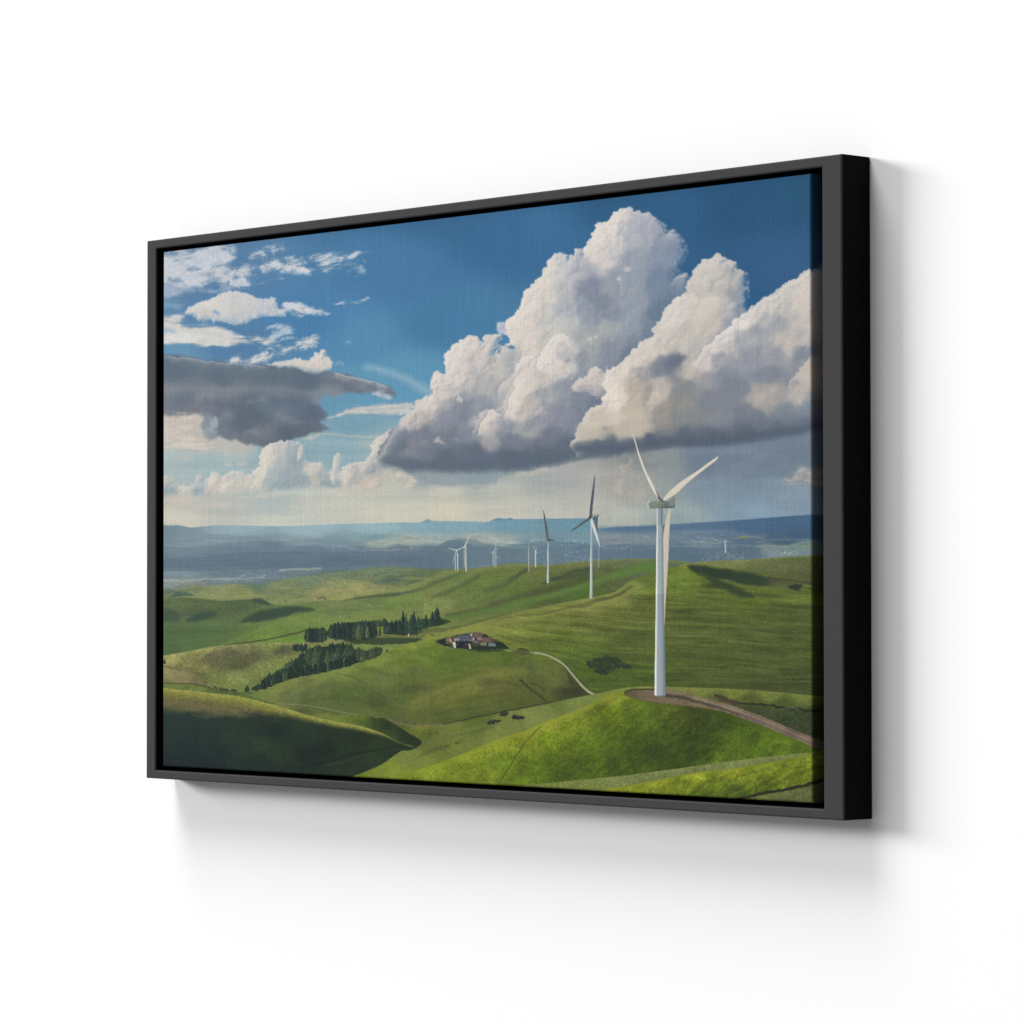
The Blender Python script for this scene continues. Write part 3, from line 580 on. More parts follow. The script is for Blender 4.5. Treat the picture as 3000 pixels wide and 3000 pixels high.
    g.line(P(1690,1316, 1760,1314, 1845,1306, 1954,1296, 2062,1290, 2171,1281, 2280,1266, 2400,1246), (99,109,126), 26, .92, 15, 5, 60, 8)
    g.line(P(1930,1262, 2040,1262, 2150,1254, 2270,1240, 2400,1222), (116,122,136), 24, .55, 22, 7, 50, 9)
    g.line(P(1690,1302, 1740,1300, 1800,1298, 1880,1292), (112,118,132), 12, .6, 10, 5, 30, 4)
    g.rim(ZC(215,1900, 225,1740, 260,1660, 330,1590, 430,1500, 520,1420, 600,1370), (238,228,218), 22, .7, 12)
    g.rim(ZC(590,1370, 660,1260, 720,1130, 790,1060, 870,1020), (230,222,214), 22, .6, 13)
    g.rim(ZC(980,1520, 1020,1440, 1120,1360, 1200,1290, 1290,1220, 1380,1190), (226,219,214), 18, .75, 14, back=(168,168,178))
    g.rim(ZC(1370,1170, 1450,1120, 1560,1050, 1640,960, 1720,930, 1790,870, 1860,850, 1960,850), (222,214,206), 26, .5, 15)
    g.rim(ZC(890,960, 900,890, 950,850, 960,790, 1040,730, 1110,705), (220,214,208), 20, .5, 16)
    g.cumulus(P(2046,1075, 2062,1042, 2088,1008, 2116,984, 2146,958, 2172,932, 2200,916, 2222,900, 2246,882, 2282,866, 2303,840, 2332,830, 2352,813, 2370,806, 2450,798, 2450,1000, 2350,1030, 2220,1050, 2120,1090),
        [(2060,1055,214,207,202),(2090,1015,224,217,212),(2125,985,230,223,219),(2170,945,232,225,221),(2100,1050,172,171,178),(2140,1010,190,186,187),(2180,985,176,175,181),(2210,920,214,208,204),(2250,895,212,206,200),(2240,930,190,187,188),(2295,860,206,202,198),(2345,830,218,211,204),(2300,910,196,192,190),(2340,890,220,212,204),(2290,950,168,170,177),(2370,900,216,208,200),(2380,850,214,208,202),(2350,950,178,176,180),(2220,980,166,167,176),(2200,1030,150,153,165),(2300,1010,160,162,172),(2400,980,160,163,173)], 150, 7, 26, .5, .8, 18, 46, 5, 28, esoft=2,
        fade=lambda X, Y, d: 1 - sstep(50, 120, Y - np.interp(X, [2046, 2116, 2200, 2282, 2352, 2450], [1060, 984, 916, 866, 813, 798])))
    g.rim(ZC(1670,1790, 1700,1690, 1760,1620, 1830,1540, 1880,1480), (214,202,192), 20, .7, 17, back=(140,144,157))
    g.rim(ZD(545,240, 560,180, 600,140, 660,130), (216,206,196), 18, .75, 18)
    for x, y, rx, ry, a in [(1976,1060,34,13,-.35),(2000,1046,24,9,-.2)]:
        g.blob(x, y, rx, ry, (118,124,141), .65, a, .5, 22, 3)
    for x, y, rx, ry in [(2312,1005,24,14),(2028,1078,18,14),(2232,1165,22,15),(2268,1145,18,12)]:
        g.blob(x, y, rx, ry, (204,195,188), .5, -.5, .6, 18, x)
    # faint clouds beneath the base
    g.wisp(P(1790,1440, 1800,1390, 1835,1345, 1870,1330, 1850,1380, 1830,1420, 1850,1450), (186,178,172), .7, 18, 24, 20, -.5, 31)
    g.wisp(P(1810,1470, 1840,1430, 1900,1430, 1900,1465, 1850,1480), (182,178,170), .5, 20, 40, 18, -.5, 32)
    g.wisp(P(2290,1420, 2320,1390, 2350,1365, 2375,1370, 2440,1350, 2440,1420, 2350,1425), (184,176,174), .85, 14, 24, 16, -.6, 33)
    g.line(P(1515,1392, 1560,1384, 1600,1377), (206,194,182), 8, .7, 8, 3, 30, 3)
    g.line(P(1980,1462, 2100,1448, 2250,1445, 2380,1440), (152,162,172), 12, .35, 14, 5, 40, 3)

def paint_land(g):
    rg = np.random.RandomState(11)
    # ---- far plain
    far = [(500,1560,122,142,156),(700,1548,142,167,180),(900,1552,146,173,186),(1100,1550,141,172,185),(1300,1545,124,160,178),(1500,1540,108,150,172),(1700,1540,100,146,168),(1350,1530,120,158,178),(1240,1545,128,164,182),
      (500,1590,134,150,160),(700,1590,124,142,158),(850,1590,132,152,165),(1000,1590,120,144,160),(1100,1578,118,150,165),(1200,1586,166,175,168),(1120,1588,158,170,165),(1280,1580,150,168,170),(1400,1585,165,172,165),(1480,1590,150,165,165),(1550,1590,120,150,165),(1650,1590,108,140,160),(1700,1575,112,145,162),
      (500,1615,122,138,152),(700,1610,110,127,148),(800,1600,106,124,146),(900,1620,104,124,146),(1060,1622,100,120,140),(1180,1605,108,128,146),(1250,1610,100,122,142),(1340,1598,96,120,142),(1430,1615,102,126,146),(1500,1620,98,124,144),(1600,1610,96,124,146),(1700,1610,92,120,146),
      (500,1645,98,120,142),(700,1640,94,114,138),(800,1650,92,112,136),(1000,1640,88,108,132),(1200,1640,90,112,134),(1300,1640,92,114,136),(1500,1640,94,118,138),(1650,1630,98,122,140),(500,1680,116,136,150),(650,1675,104,124,144),(800,1682,104,124,142),(1000,1665,92,116,132),(1150,1650,98,118,132),(500,1705,130,142,146),(620,1708,112,130,138),(750,1712,100,122,136),(560,1720,140,146,132),(900,1690,104,126,132),
      (1850,1555,84,114,150),(1950,1550,86,114,148),(1800,1580,128,138,152),(1880,1582,122,134,150),(1980,1575,104,126,150),(2050,1545,82,114,150),(2050,1570,98,122,148),(2120,1555,78,108,144),(2200,1545,66,102,142),(2300,1540,60,97,138),(2370,1530,62,99,140),(2250,1570,68,98,132),(2350,1570,60,92,128),(2200,1590,84,110,138),(2300,1590,70,98,126),(2060,1590,110,130,148),(2130,1600,90,115,138),(2000,1610,86,112,136),(1850,1610,96,118,142),(1900,1625,88,114,136),
      (2200,1610,88,112,134),(2050,1640,84,110,130),(2120,1645,86,110,128),(2250,1605,120,138,142),(2330,1602,124,145,138),(2370,1600,128,148,136),(2280,1622,112,130,142),(2370,1620,110,130,140),(2190,1630,92,114,132),(1900,1642,90,115,128)]
    hz = P(440,1541, 530,1541, 560,1545, 600,1541, 660,1538, 830,1541, 980,1535, 1170,1531, 1230,1530, 1245,1524, 1257,1521, 1270,1526, 1350,1527, 1420,1529, 1440,1524, 1457,1518, 1480,1520, 1497,1517, 1512,1521, 1600,1520, 1720,1519, 1748,1520, 1751,1546, 1800,1544, 1920,1539, 2000,1534, 2100,1528, 2200,1521, 2300,1513, 2380,1508, 2460,1503)
    g.hill(hz, far, 1760, 14, 3.2, 2.2, tex=.02, ts=40, tsy=5, seed=2)
    g.poly(P(440,1541, 500,1540, 530,1541, 560,1550, 600,1562, 700,1575, 640,1600, 440,1605), [(480,1560,112,134,152),(560,1575,122,142,158),(600,1590,126,146,160)], .85, 6, 2, 40, 1)
    for pts, col, wd, a in [((470,1600,640,1604,560,1610),(150,162,166),5,.4),((700,1588,800,1586,900,1592),(110,128,148),6,.5),((1020,1611,1090,1614,1170,1612),(168,172,176),2.5,.7),((1080,1590,1180,1584,1300,1588),(178,184,172),5,.5),
        ((1380,1592,1450,1585,1530,1592),(176,178,170),6,.5),((470,1680,640,1672,800,1668),(118,138,150),5,.4),((470,1701,600,1698,700,1694,770,1690),(170,176,176),3,.7),((820,1672,880,1668,940,1665),(168,172,158),6,.6),((470,1710,560,1707,600,1709),(160,162,142),4,.5),
        ((1760,1570,1850,1568,1900,1572),(146,148,152),6,.5),((2030,1590,2080,1592,2140,1588),(150,160,170),4,.5),((2140,1577,2170,1574,2200,1573,2240,1578),(136,146,120),4,.6),((2165,1574,2192,1573),(166,166,98),5,.9),((2210,1601,2260,1598,2300,1600),(150,156,150),4,.6),((2040,1575,2090,1578),(140,150,166),3,.6)]:
        g.line(P(*pts), col, wd, a, 3, 3, 30, 4)
    for q, n in [((480,1694,770,1704),46),((700,1682,780,1694),26),((1020,1606,1170,1616),34),((2055,1612,2185,1646),70),((2250,1612,2335,1630),40),((1750,1596,1840,1612),26),((1560,1572,1720,1610),46),((1400,1620,1560,1656),50),((1560,1636,1720,1652),34),((2020,1550,2130,1600),30),((1150,1600,1260,1612),20),((820,1664,920,1674),14)]:
        g.specks(*q, n, [(200,198,196),(180,186,192),(205,192,180),(160,172,184)], .9, 2.0, .75, int(q[0]))
    for q, n in [((480,1600,1200,1690),60),((1300,1610,1720,1650),60),((1750,1560,2380,1640),80)]:
        g.specks(*q, n, [(70,96,120),(80,108,126),(130,150,150)], 2, 6, .35, int(q[0]) + 1)
    w = g.win(440, 1540, 2450, 1740)
    if w:
        X, Y = g.X[w], g.Y[w]; m = sstep(1556, 1585, Y)
        g.img[w] *= (1 + m * (.05 * fbm(X, Y, 90, 4, 6, .6, 9) + .035 * fbm(X, Y, 12, 3, 9, .7, 3.5)))[..., None]
    g.poly(P(440,1598, 520,1602, 600,1598, 680,1590, 760,1586, 830,1590, 880,1600, 980,1602, 1080,1606, 1180,1604, 1180,1625, 900,1635, 600,1640, 440,1640), (102,122,146), .55, 3, 2, 20, 4)
    g.poly(P(440,1640, 560,1634, 700,1622, 820,1616, 950,1617, 1120,1614, 1260,1616, 1330,1622, 1330,1652, 1100,1656, 800,1668, 440,1672), (90,110,134), .55, 3, 2, 20, 5)
    g.poly(P(1480,1600, 1540,1590, 1600,1584, 1680,1590, 1740,1600, 1740,1636, 1500,1636), (92,116,140), .45, 3, 3, 20, 6)
    g.poly(P(1760,1600, 1850,1596, 1950,1600, 2050,1606, 2200,1612, 2200,1640, 1760,1640), (84,108,132), .45, 4, 3, 20, 7)
    for q, n in [((1560,1604,1720,1640),70),((1760,1598,1850,1614),40),((2050,1616,2190,1646),90),((1590,1578,1700,1600),30),((2250,1614,2345,1628),50),((1300,1610,1400,1626),24),((1440,1606,1560,1650),50)]:
        g.specks(*q, n, [(196,194,196),(172,180,190),(210,196,188),(150,164,178),(74,96,118)], 1.0, 2.4, .5, int(q[0]) + 3)
    for q in [(1765,1566,1930,1564),(1790,1592,1900,1588),(2000,1560,2150,1556),(2060,1602,2200,1598),(1500,1600,1700,1592),(1180,1598,1330,1594),(600,1626,900,1618),(480,1664,760,1652),(900,1650,1200,1642),(1900,1606,2060,1600),(2210,1586,2370,1580)]:
        g.line(P(q[0], q[1], (q[0] + q[2]) / 2, (q[1] + q[3]) / 2 - 1.5, q[2], q[3]), (138,152,158) if q[0] % 3 else (78,100,122), 2.5, .45, 3, 2, 30, q[0] % 9)
    g.line(P(1760,1551, 1900,1546, 2050,1542, 2200,1534, 2380,1524), (76,106,144), 12, .5, 10, 3, 50, 2); g.line(P(1760,1562, 1950,1560, 2100,1562, 2240,1572), (112,132,152), 10, .5, 9, 3, 50, 3)
    # hill with trees beyond the turbines
    g.poly(P(1240,1640, 1280,1600, 1310,1585, 1345,1581, 1385,1580, 1420,1592, 1460,1600, 1560,1620, 1560,1650, 1240,1655), [(1340,1600,92,116,140),(1300,1630,92,114,134),(1450,1630,94,116,136),(1550,1640,98,122,136)], .6, 5, 3, 30, 2)
    # ---- pale green country, left and middle
    A = [(500,1735,118,138,104),(560,1730,124,142,106),(640,1722,142,154,112),(700,1735,138,152,100),(800,1720,128,146,104),(850,1740,126,142,96),(760,1715,108,132,112),(900,1700,118,140,110),(1000,1715,142,154,106),(1050,1725,164,166,112),(960,1735,150,158,104),(1090,1720,140,148,104),(1100,1690,118,136,104),(1150,1700,100,122,92),(1050,1680,116,136,106),(1000,1680,120,140,112),(1150,1740,150,160,100),(1200,1680,116,134,96),(1250,1670,104,126,94),(1200,1710,124,140,88),(1150,1670,116,136,108),
         (600,1745,138,152,100),(500,1750,112,132,92),(1300,1680,112,132,84),(1450,1660,116,132,90),(1000,1750,148,158,98),(1100,1740,152,160,98),(850,1755,128,144,92)]
    g.hill(P(440,1727, 520,1726, 571,1719, 650,1713, 724,1708, 760,1712, 796,1704, 850,1693, 923,1684, 995,1673, 1050,1668, 1100,1662, 1158,1661, 1220,1664, 1281,1667, 1354,1666, 1420,1660, 1500,1650, 1600,1655, 1700,1650), A, 1900, 16, 2.6, 1.5, tex=.05, ts=26, tsy=5, seed=4)
    for pts, col, wd, a in [((1170,1688,1210,1684,1240,1690),(82,106,96),6,.6),((1180,1702,1230,1700,1250,1704),(78,104,84),5,.6),((1190,1712,1215,1704,1240,1703),(66,92,74),7,.8),((1100,1710,1140,1700,1170,1702),(88,112,98),8,.6),((1100,1684,1130,1680),(76,104,100),4,.7),((1120,1692,1180,1688),(90,114,100),3,.6),
        ((930,1735,1000,1727,1060,1724),(166,168,116),5,.4),((800,1733,860,1742,900,1748),(98,118,88),3,.5),((880,1728,930,1722,960,1720),(96,116,96),3,.5),((700,1718,780,1722,830,1730),(104,124,100),3,.4),((850,1760,930,1752,960,1750),(160,164,110),6,.4),((760,1705,820,1700),(92,114,104),3,.6),((1020,1666,1000,1672,960,1676,930,1682),(84,106,96),3,.6),((560,1760,620,1750,700,1745,780,1748),(150,160,106),6,.5)]:
        g.line(P(*pts), col, wd, a, 4, 3, 30, 6)
    g.poly(P(440,1726, 490,1722, 520,1732, 500,1738, 440,1745), (88,112,112), .6, 5, 2)
    g.poly(P(478,1760, 499,1748, 514,1735, 530,1731, 546,1736, 568,1745, 520,1748, 500,1752), (84,106,96), .85, 4, 2)
    g.line(P(478,1730, 510,1728, 540,1736), (150,158,116), 3, .5, 3)
    g.line(P(932,1752, 950,1750, 954,1755), (92,86,92), 4, .8, 2, 1)
    # turbine ridge
    Bc = [(1150,1800,126,148,80),(1200,1760,124,142,84),(1180,1730,132,148,92),(1280,1700,112,132,76),(1350,1685,106,128,70),(1450,1670,104,126,64),(1550,1670,108,124,70),(1600,1690,104,122,66),(1250,1735,120,138,78),(1320,1730,112,134,74),(1400,1720,106,130,68),(1300,1770,126,142,84),(1400,1750,106,132,68),(1500,1730,100,124,62),(1600,1750,86,104,56),(1700,1660,106,124,76),(1650,1680,100,116,66),(1700,1700,84,100,58),(1650,1725,82,100,54),
          (1250,1790,128,146,82),(1450,1770,104,120,68),(1350,1790,110,126,70),(1200,1800,122,142,78),(1700,1740,84,116,50),(1800,1660,100,116,80),(1850,1655,96,114,84),(1800,1675,92,108,66),(1900,1650,96,116,84),(1780,1650,104,122,80),(1100,1830,122,144,74)]
    g.hill(P(1060,1775, 1100,1750, 1170,1722, 1241,1699, 1283,1682, 1303,1673, 1340,1672, 1407,1669, 1440,1662, 1510,1657, 1552,1658, 1607,1656, 1680,1647, 1740,1641, 1799,1639, 1850,1637, 1917,1638, 1980,1642, 2040,1650), Bc, 1900, 15, 1.8, 1.5, tex=.05, ts=14, tsy=5, seed=6, crest=(134,146,92), cw=6)
    g.line(P(1060,1775, 1100,1750, 1170,1724, 1241,1699), (124,140,92), 16, .5, 14)
    for pts, col, wd, wd2, a in [((1040,1752,1100,1746,1172,1740,1227,1727,1290,1703,1350,1677),(82,104,74),9,6,.75),((1270,1750,1345,1721,1400,1690),(84,104,66),7,12,.7),((1420,1730,1479,1711,1526,1682,1540,1672),(66,92,66),8,13,.8),((1310,1802,1407,1784,1490,1760,1600,1732,1690,1722),(80,94,60),9,26,.7),
        ((1590,1708,1640,1690,1690,1672,1730,1668),(66,88,66),8,16,.8),((1620,1700,1660,1690,1720,1680),(62,82,62),8,8,.6),((1200,1720,1290,1690,1330,1678),(138,150,98),6,5,.5),((1230,1745,1320,1715,1390,1680),(134,148,92),8,6,.45),((1350,1750,1450,1722,1500,1700),(118,140,80),10,6,.35),
        ((1760,1668,1800,1672,1850,1670,1900,1668),(76,92,64),4,5,.7),((1560,1680,1620,1668,1700,1658),(118,130,84),5,6,.4),((1150,1820,1250,1800,1330,1790),(132,148,86),12,5,.4)]:
        g.line(P(*pts), col, wd, a, 7, 3, 40, 8, wd2)
    g.line(ZH(480,600, 560,590, 700,562, 800,542, 1000,500, 1300,428, 1600,352, 1760,300, 1930,238, 2060,200, 2180,170, 2280,160), (92,130,62), 9, .85, 9, 2, 40, 3, 30)
    g.line(ZH(1300,430, 1600,345, 1930,235, 2180,165), (108,138,66), 6, .4, 7, 2, 40, 4, 10)
    # ---- left middle country
    E2 = [(500,1775,98,120,78),(600,1765,92,114,76),(700,1775,86,110,74),(850,1762,98,122,78),(1000,1775,118,138,86),(1150,1770,114,142,74),(1150,1800,120,140,78),(1000,1790,112,134,84),(900,1800,112,138,76),(1100,1760,104,126,76),(500,1830,92,118,76),(600,1830,92,120,74),(700,1830,92,118,72),(750,1800,86,110,72),(900,1820,120,146,76),
          (1000,1835,126,150,80),(850,1850,110,140,70),(1100,1830,120,140,72),(600,1860,92,126,72),(500,1870,86,116,72),(700,1855,104,132,68),(500,1900,84,112,74),(560,1888,92,122,70),(780,1870,116,146,70),(1000,1860,116,140,74),(1200,1800,120,138,82),(1230,1830,110,134,72),(850,1878,112,146,66),(640,1885,98,124,70),(1100,1780,122,144,84),(650,1800,90,112,74)]
    g.hill(P(440,1762, 478,1759, 525,1751, 579,1753, 651,1760, 724,1756, 770,1756, 796,1770, 869,1772, 941,1760, 1013,1759, 1086,1755, 1169,1745, 1240,1728), E2, 1960, 16, 2.2, 2, tex=.045, ts=20, tsy=6, seed=7)
    g.poly(P(740,1757, 760,1754, 775,1759, 799,1772, 760,1768), (62,84,74), .8, 9, 1)
    g.line(P(1010,1758, 1050,1753, 1077,1749, 1129,1744, 1169,1741), (72,94,70), 3, .85, 4, 1, 20, 1, 6)
    g.line(P(1129,1744, 1180,1738, 1230,1728), (84,104,74), 6, .6, 5)
    g.poly(P(450,1787, 490,1783, 520,1790, 530,1806, 515,1821, 450,1822), (70,92,76), .8, 16, 3)
    g.poly(P(560,1806, 580,1796, 610,1790, 632,1798, 610,1814, 565,1821, 545,1818), (62,86,74), .85, 15, 3)
    g.poly(P(540,1785, 600,1784, 630,1792, 560,1800, 540,1812, 530,1800), (86,100,80), .6, 8, 2)
    g.poly(P(706,1826, 730,1806, 750,1797, 778,1788, 832,1779, 887,1777, 922,1788, 887,1794, 832,1806, 778,1818), (60,84,68), .92, 11, 3, 30, 2)
    g.line(P(716,1830, 790,1825, 850,1812, 920,1796, 1000,1790), (128,150,84), 6, .5, 8)
    g.poly(P(440,1835, 560,1834, 660,1838, 720,1852, 700,1868, 640,1890, 560,1902, 440,1925), (82,112,72), .5, 16, 4)
    g.line(P(640,1898, 690,1872, 724,1860, 785,1836, 860,1822), (126,150,80), 5, .6, 8)
    g.line(P(478,1826, 560,1829, 640,1822, 710,1830), (104,128,80), 5, .5, 6)
    g.line(ZG(520,664, 700,641, 850,620, 1000,588, 1090,566, 1180,545), (74,82,54), 3.5, .9, 2, 1, 12, 3, 5)
    for pts, col, wd, a in [((900,1772,980,1768,1060,1765,1150,1758),(136,154,90),4,.4),((860,1800,960,1790,1060,1786,1160,1778),(84,112,62),5,.4),((930,1815,1040,1806,1150,1798),(136,156,86),5,.35),((860,1842,960,1832,1060,1822),(92,124,62),5,.35),((500,1772,580,1768,640,1774),(112,134,88),4,.4),((480,1850,560,1848,640,1850,700,1846),(70,100,62),5,.35),((500,1880,600,1872,680,1862),(106,136,84),4,.35),((700,1800,760,1780,830,1772,900,1772),(118,140,86),4,.4)]:
        g.line(P(*pts), col, wd, a, 5, 3, 30, 5)
    # ---- ridge with scrub, left
    G6 = [(500,1935,152,156,98),(600,1905,148,156,92),(700,1892,130,142,84),(800,1888,124,142,78),(560,1935,126,132,80),(620,1920,108,112,76),(680,1915,98,104,74),(640,1945,98,104,70),(700,1945,92,102,68),(740,1930,100,106,72),(600,1960,126,132,78),(760,1955,122,136,78),(830,1905,92,100,72),(850,1935,122,138,76),
          (800,1960,120,138,74),(850,1970,124,142,74),(700,1985,132,144,82),(640,1990,116,130,72),(760,1990,120,140,74),(680,2010,126,144,74),(740,2020,110,130,70),(520,1960,122,128,78),(880,1900,110,124,72),(580,1985,104,116,70),(900,1880,120,138,76)]
    g.hill(P(440,1928, 478,1921, 542,1910, 615,1896, 669,1890, 724,1886, 796,1883, 869,1885, 930,1878, 1000,1872, 1060,1870), G6, 2050, 14, 1.6, 1.5, tex=.08, ts=9, tsy=6, seed=8, crest=(160,164,104), cw=6, xr=(440,1060))
    g.line(P(890,1888, 930,1884, 990,1878, 1010,1874), (112,118,88), 4, .7, 3, 2)
    # brown slope and valley floor
    g.poly(P(440,1946, 478,1951, 506,1958, 542,1967, 579,1980, 598,1998, 612,2015, 560,2010, 440,2006), [(490,1970,154,148,104),(540,1980,142,138,94),(580,1998,118,120,80),(480,1998,120,122,84)], 1, 2, 2, 30, 2, tex=.07, ts=8)
    g.line(P(478,1952, 506,1958, 530,1964), (80,84,60), 2.5, .7, 2, 1); g.tree(481, 1932, 1945, 9, (58,78,62), 2)
    G7 = [(500,2008,110,130,66),(560,2012,108,128,64),(650,2030,84,104,58),(720,2038,88,112,58),(780,2040,96,120,60),(850,2060,112,128,66),(950,2080,112,130,64),(1000,2090,96,118,54),(900,2070,84,100,56),(1100,2110,96,118,58),(1050,2095,104,126,60)]
    g.hill(P(440,2001, 478,2001, 560,2004, 620,2016, 690,2026, 750,2030, 1000,2060, 1160,2100), G7, 2180, 14, 1.5, 1.5, tex=.07, ts=8, seed=9)
    g.line(P(478,2001, 540,2003, 580,2006, 620,2016), (66,72,50), 3, .8, 2, 1)
    g.line(P(593,1984, 600,1996, 615,2003, 637,2016, 662,2020, 691,2024), (50,64,50), 5, .9, 2, 2, 8, 2, 6, .6)
    # ---- farm hill
    D = [(760,2030,116,134,68),(800,2016,124,140,72),(850,1996,124,142,70),(1000,1962,126,146,70),(940,1980,122,142,70),(1100,1930,122,146,62),(1200,1892,132,150,66),(1260,1875,134,150,70),(1270,1885,104,130,48),(1330,1920,92,118,46),(1250,1910,104,132,48),(1350,1950,96,122,50),(1450,1935,98,120,50),
         (1180,1930,100,124,50),(1200,1980,98,118,58),(1120,1985,104,124,66),(1060,1975,106,128,60),(1150,1960,112,132,62),(900,2010,106,120,70),(960,2010,98,116,62),(900,2045,94,112,64),(850,2040,104,120,68),(1000,2040,86,110,54),(1050,2030,90,112,56),(1000,2080,92,112,58),(1100,2060,78,98,48),(1080,2085,98,116,58),(1140,2090,90,108,52),
         (1180,2040,90,112,54),(1200,2020,82,102,50),(1230,2060,108,120,58),(1300,2050,114,122,58),(1250,2030,104,118,58),(1380,2010,118,126,60),(1450,1975,114,126,58),(1520,1960,104,118,56),(1350,1980,98,118,52),(1450,2005,104,112,56),(1500,2020,96,106,52),(1400,2060,96,112,52),(1500,2065,84,102,46),(1300,2100,84,102,48),
         (1230,2110,96,110,54),(1400,2090,82,100,46),(1550,1955,88,108,54),(1600,1970,100,114,58),(1570,2000,92,106,54),(1620,2000,102,114,58),(1650,2025,72,82,48),(1600,2035,88,102,48),(1580,1930,100,122,50),(1480,1920,86,112,44),(1160,2115,92,106,60),(1690,2030,62,80,42)]
    g.poly(P(735,2040, 742,2034, 785,2016, 818,2001, 850,1991, 941,1973, 1013,1952, 1086,1927, 1172,1896, 1238,1866, 1290,1852, 1420,1850, 1500,1890, 1590,1905, 1650,1935, 1700,1985, 1745,2036, 1640,2070, 1500,2100, 1350,2125, 1200,2140, 1100,2110, 1000,2095, 850,2070), lambda w: g.field(w, D, 15, 1.3), 1, 2, sm=5, tex=.07, ts=7, tsy=5, seed=3)
    g.line(P(905,2098, 985,2100, 1013,2095, 1050,2100, 1100,2110), (120,134,62), 8, .5, 6)
    g.line(P(984,1973, 1028,1982, 1060,1998, 1100,2022, 1150,2050), (84,94,58), 3, .65, 4, 1, 20, 1, 5)
    g.line(P(1060,2002, 1100,2020, 1136,2042, 1172,2069, 1209,2076), (138,136,94), 1.5, .6, 2)
    g.line(P(805,2062, 870,2064, 920,2070, 980,2082, 1060,2096, 1110,2103), (150,148,116), 2.5, .75, 2, 1)
    for q in [(1240,2015,34,10),(1420,1990,40,10),(1190,2025,30,10),(940,2088,26,5),(890,2076,18,4)]:
        g.blob(q[0], q[1], q[2], q[3], (78,92,50), .45, -.1, .5, 14, q[0])
    g.line(P(1200,2000, 1280,1985, 1370,1975, 1440,1968), (124,132,62), 8, .35, 8, 3); g.line(P(1250,2045, 1330,2005, 1420,1985), (126,126,64), 10, .35, 10, 3)
    for pts, col, wd, a in [((1190,1905,1300,1935,1400,1950,1500,1945,1560,1925),(82,104,44),10,.35),((1060,1960,1140,1975,1200,1990,1260,2030),(78,98,46),9,.4),((1090,1940,1180,1925,1260,1935),(134,152,76),9,.35),((1210,2060,1300,2020,1390,1990,1470,1975,1540,1970),(136,144,74),9,.4),
        ((1230,2085,1320,2060,1420,2040,1500,2035),(76,92,42),8,.35),((1280,2105,1400,2082,1500,2058),(118,128,66),6,.35),((860,2025,930,2000,1000,1990),(132,146,82),7,.35),((880,2060,960,2045,1040,2050,1100,2075),(76,92,46),8,.4),((1480,1960,1560,1965,1620,1985,1670,2015),(128,138,74),5,.35),((1400,2005,1460,2000,1520,2010),(72,84,44),8,.35),
        ((1000,1975,1090,1950,1180,1915),(142,158,82),5,.4),((1300,1995,1380,1975,1430,1972),(82,98,46),6,.35)]:
        g.line(P(*pts), col, wd, a, 8, 4, 30, 5)
    # big right-hand hill
    g.hill(P(1990,1655, 2062,1645, 2171,1640, 2243,1636, 2316,1631, 2377,1627, 2450,1622), [(2050,1655,120,134,76),(2150,1655,122,134,82),(2250,1655,104,118,74),(2350,1650,96,110,68),(2200,1680,96,110,66),(2350,1690,88,102,60)], 1760, 20, 2, 1.5, tex=.05, ts=9, seed=2, crest=(136,146,92), cw=4)
    Cc = [(1300,1865,134,148,72),(1375,1842,136,150,74),(1462,1815,128,140,72),(1571,1795,122,136,68),(1650,1780,122,136,68),(1740,1765,128,138,76),(1800,1745,138,148,80),(1850,1720,122,140,68),(1900,1700,100,122,54),(1950,1685,104,130,54),(2000,1668,110,134,52),(1400,1870,128,142,66),(1500,1850,122,136,64),(1600,1830,112,128,58),(1700,1830,106,122,58),(1650,1870,100,120,50),
          (1500,1890,108,126,54),(1800,1800,100,116,56),(1900,1780,96,112,52),(2000,1720,100,122,50),(2100,1740,92,110,50),(1960,1850,94,110,54),(2050,1800,86,106,50),(2200,1770,98,118,50),(2330,1735,100,120,54),(2250,1800,88,106,50),(2350,1800,86,104,52),(2200,1850,86,104,52),(2350,1880,82,100,48),(1700,1930,88,112,46),
          (1600,1900,92,116,46),(1850,1900,88,106,48),(1850,1980,80,106,42),(1950,1950,84,104,46),(2050,1920,80,98,46),(2150,1960,78,96,46),(2300,1950,80,98,48),(2000,2000,76,96,44),(2200,2010,74,92,46),(2350,2020,76,92,48),(1750,1980,78,104,40),(1900,2005,78,100,42),(1700,1980,82,108,42)]
    crest = P(1225,1872, 1238,1866, 1281,1857, 1317,1848, 1375,1831, 1462,1806, 1500,1796, 1571,1784, 1643,1768, 1732,1750, 1799,1735, 1845,1703, 1880,1690, 1917,1678, 1954,1666, 2008,1657, 2043,1656, 2099,1661, 2171,1670, 2243,1683, 2316,1700, 2377,1715, 2450,1728)
    pl = smooth(crest, 6); low = smooth(P(1320,1875, 1430,1885, 1500,1905, 1560,1908, 1600,1916, 1650,1942, 1690,1985, 1740,2036, 1842,2030, 2000,2040, 2200,2060, 2450,2080), 6)
    g.poly(np.vstack([pl, low[::-1]]), lambda w: g.field(w, Cc, 16, 1.6), 1, 2, sm=0, tex=.05, ts=6, tsy=4, seed=5)
    w = g.win(1450, 1680, 2450, 2030)
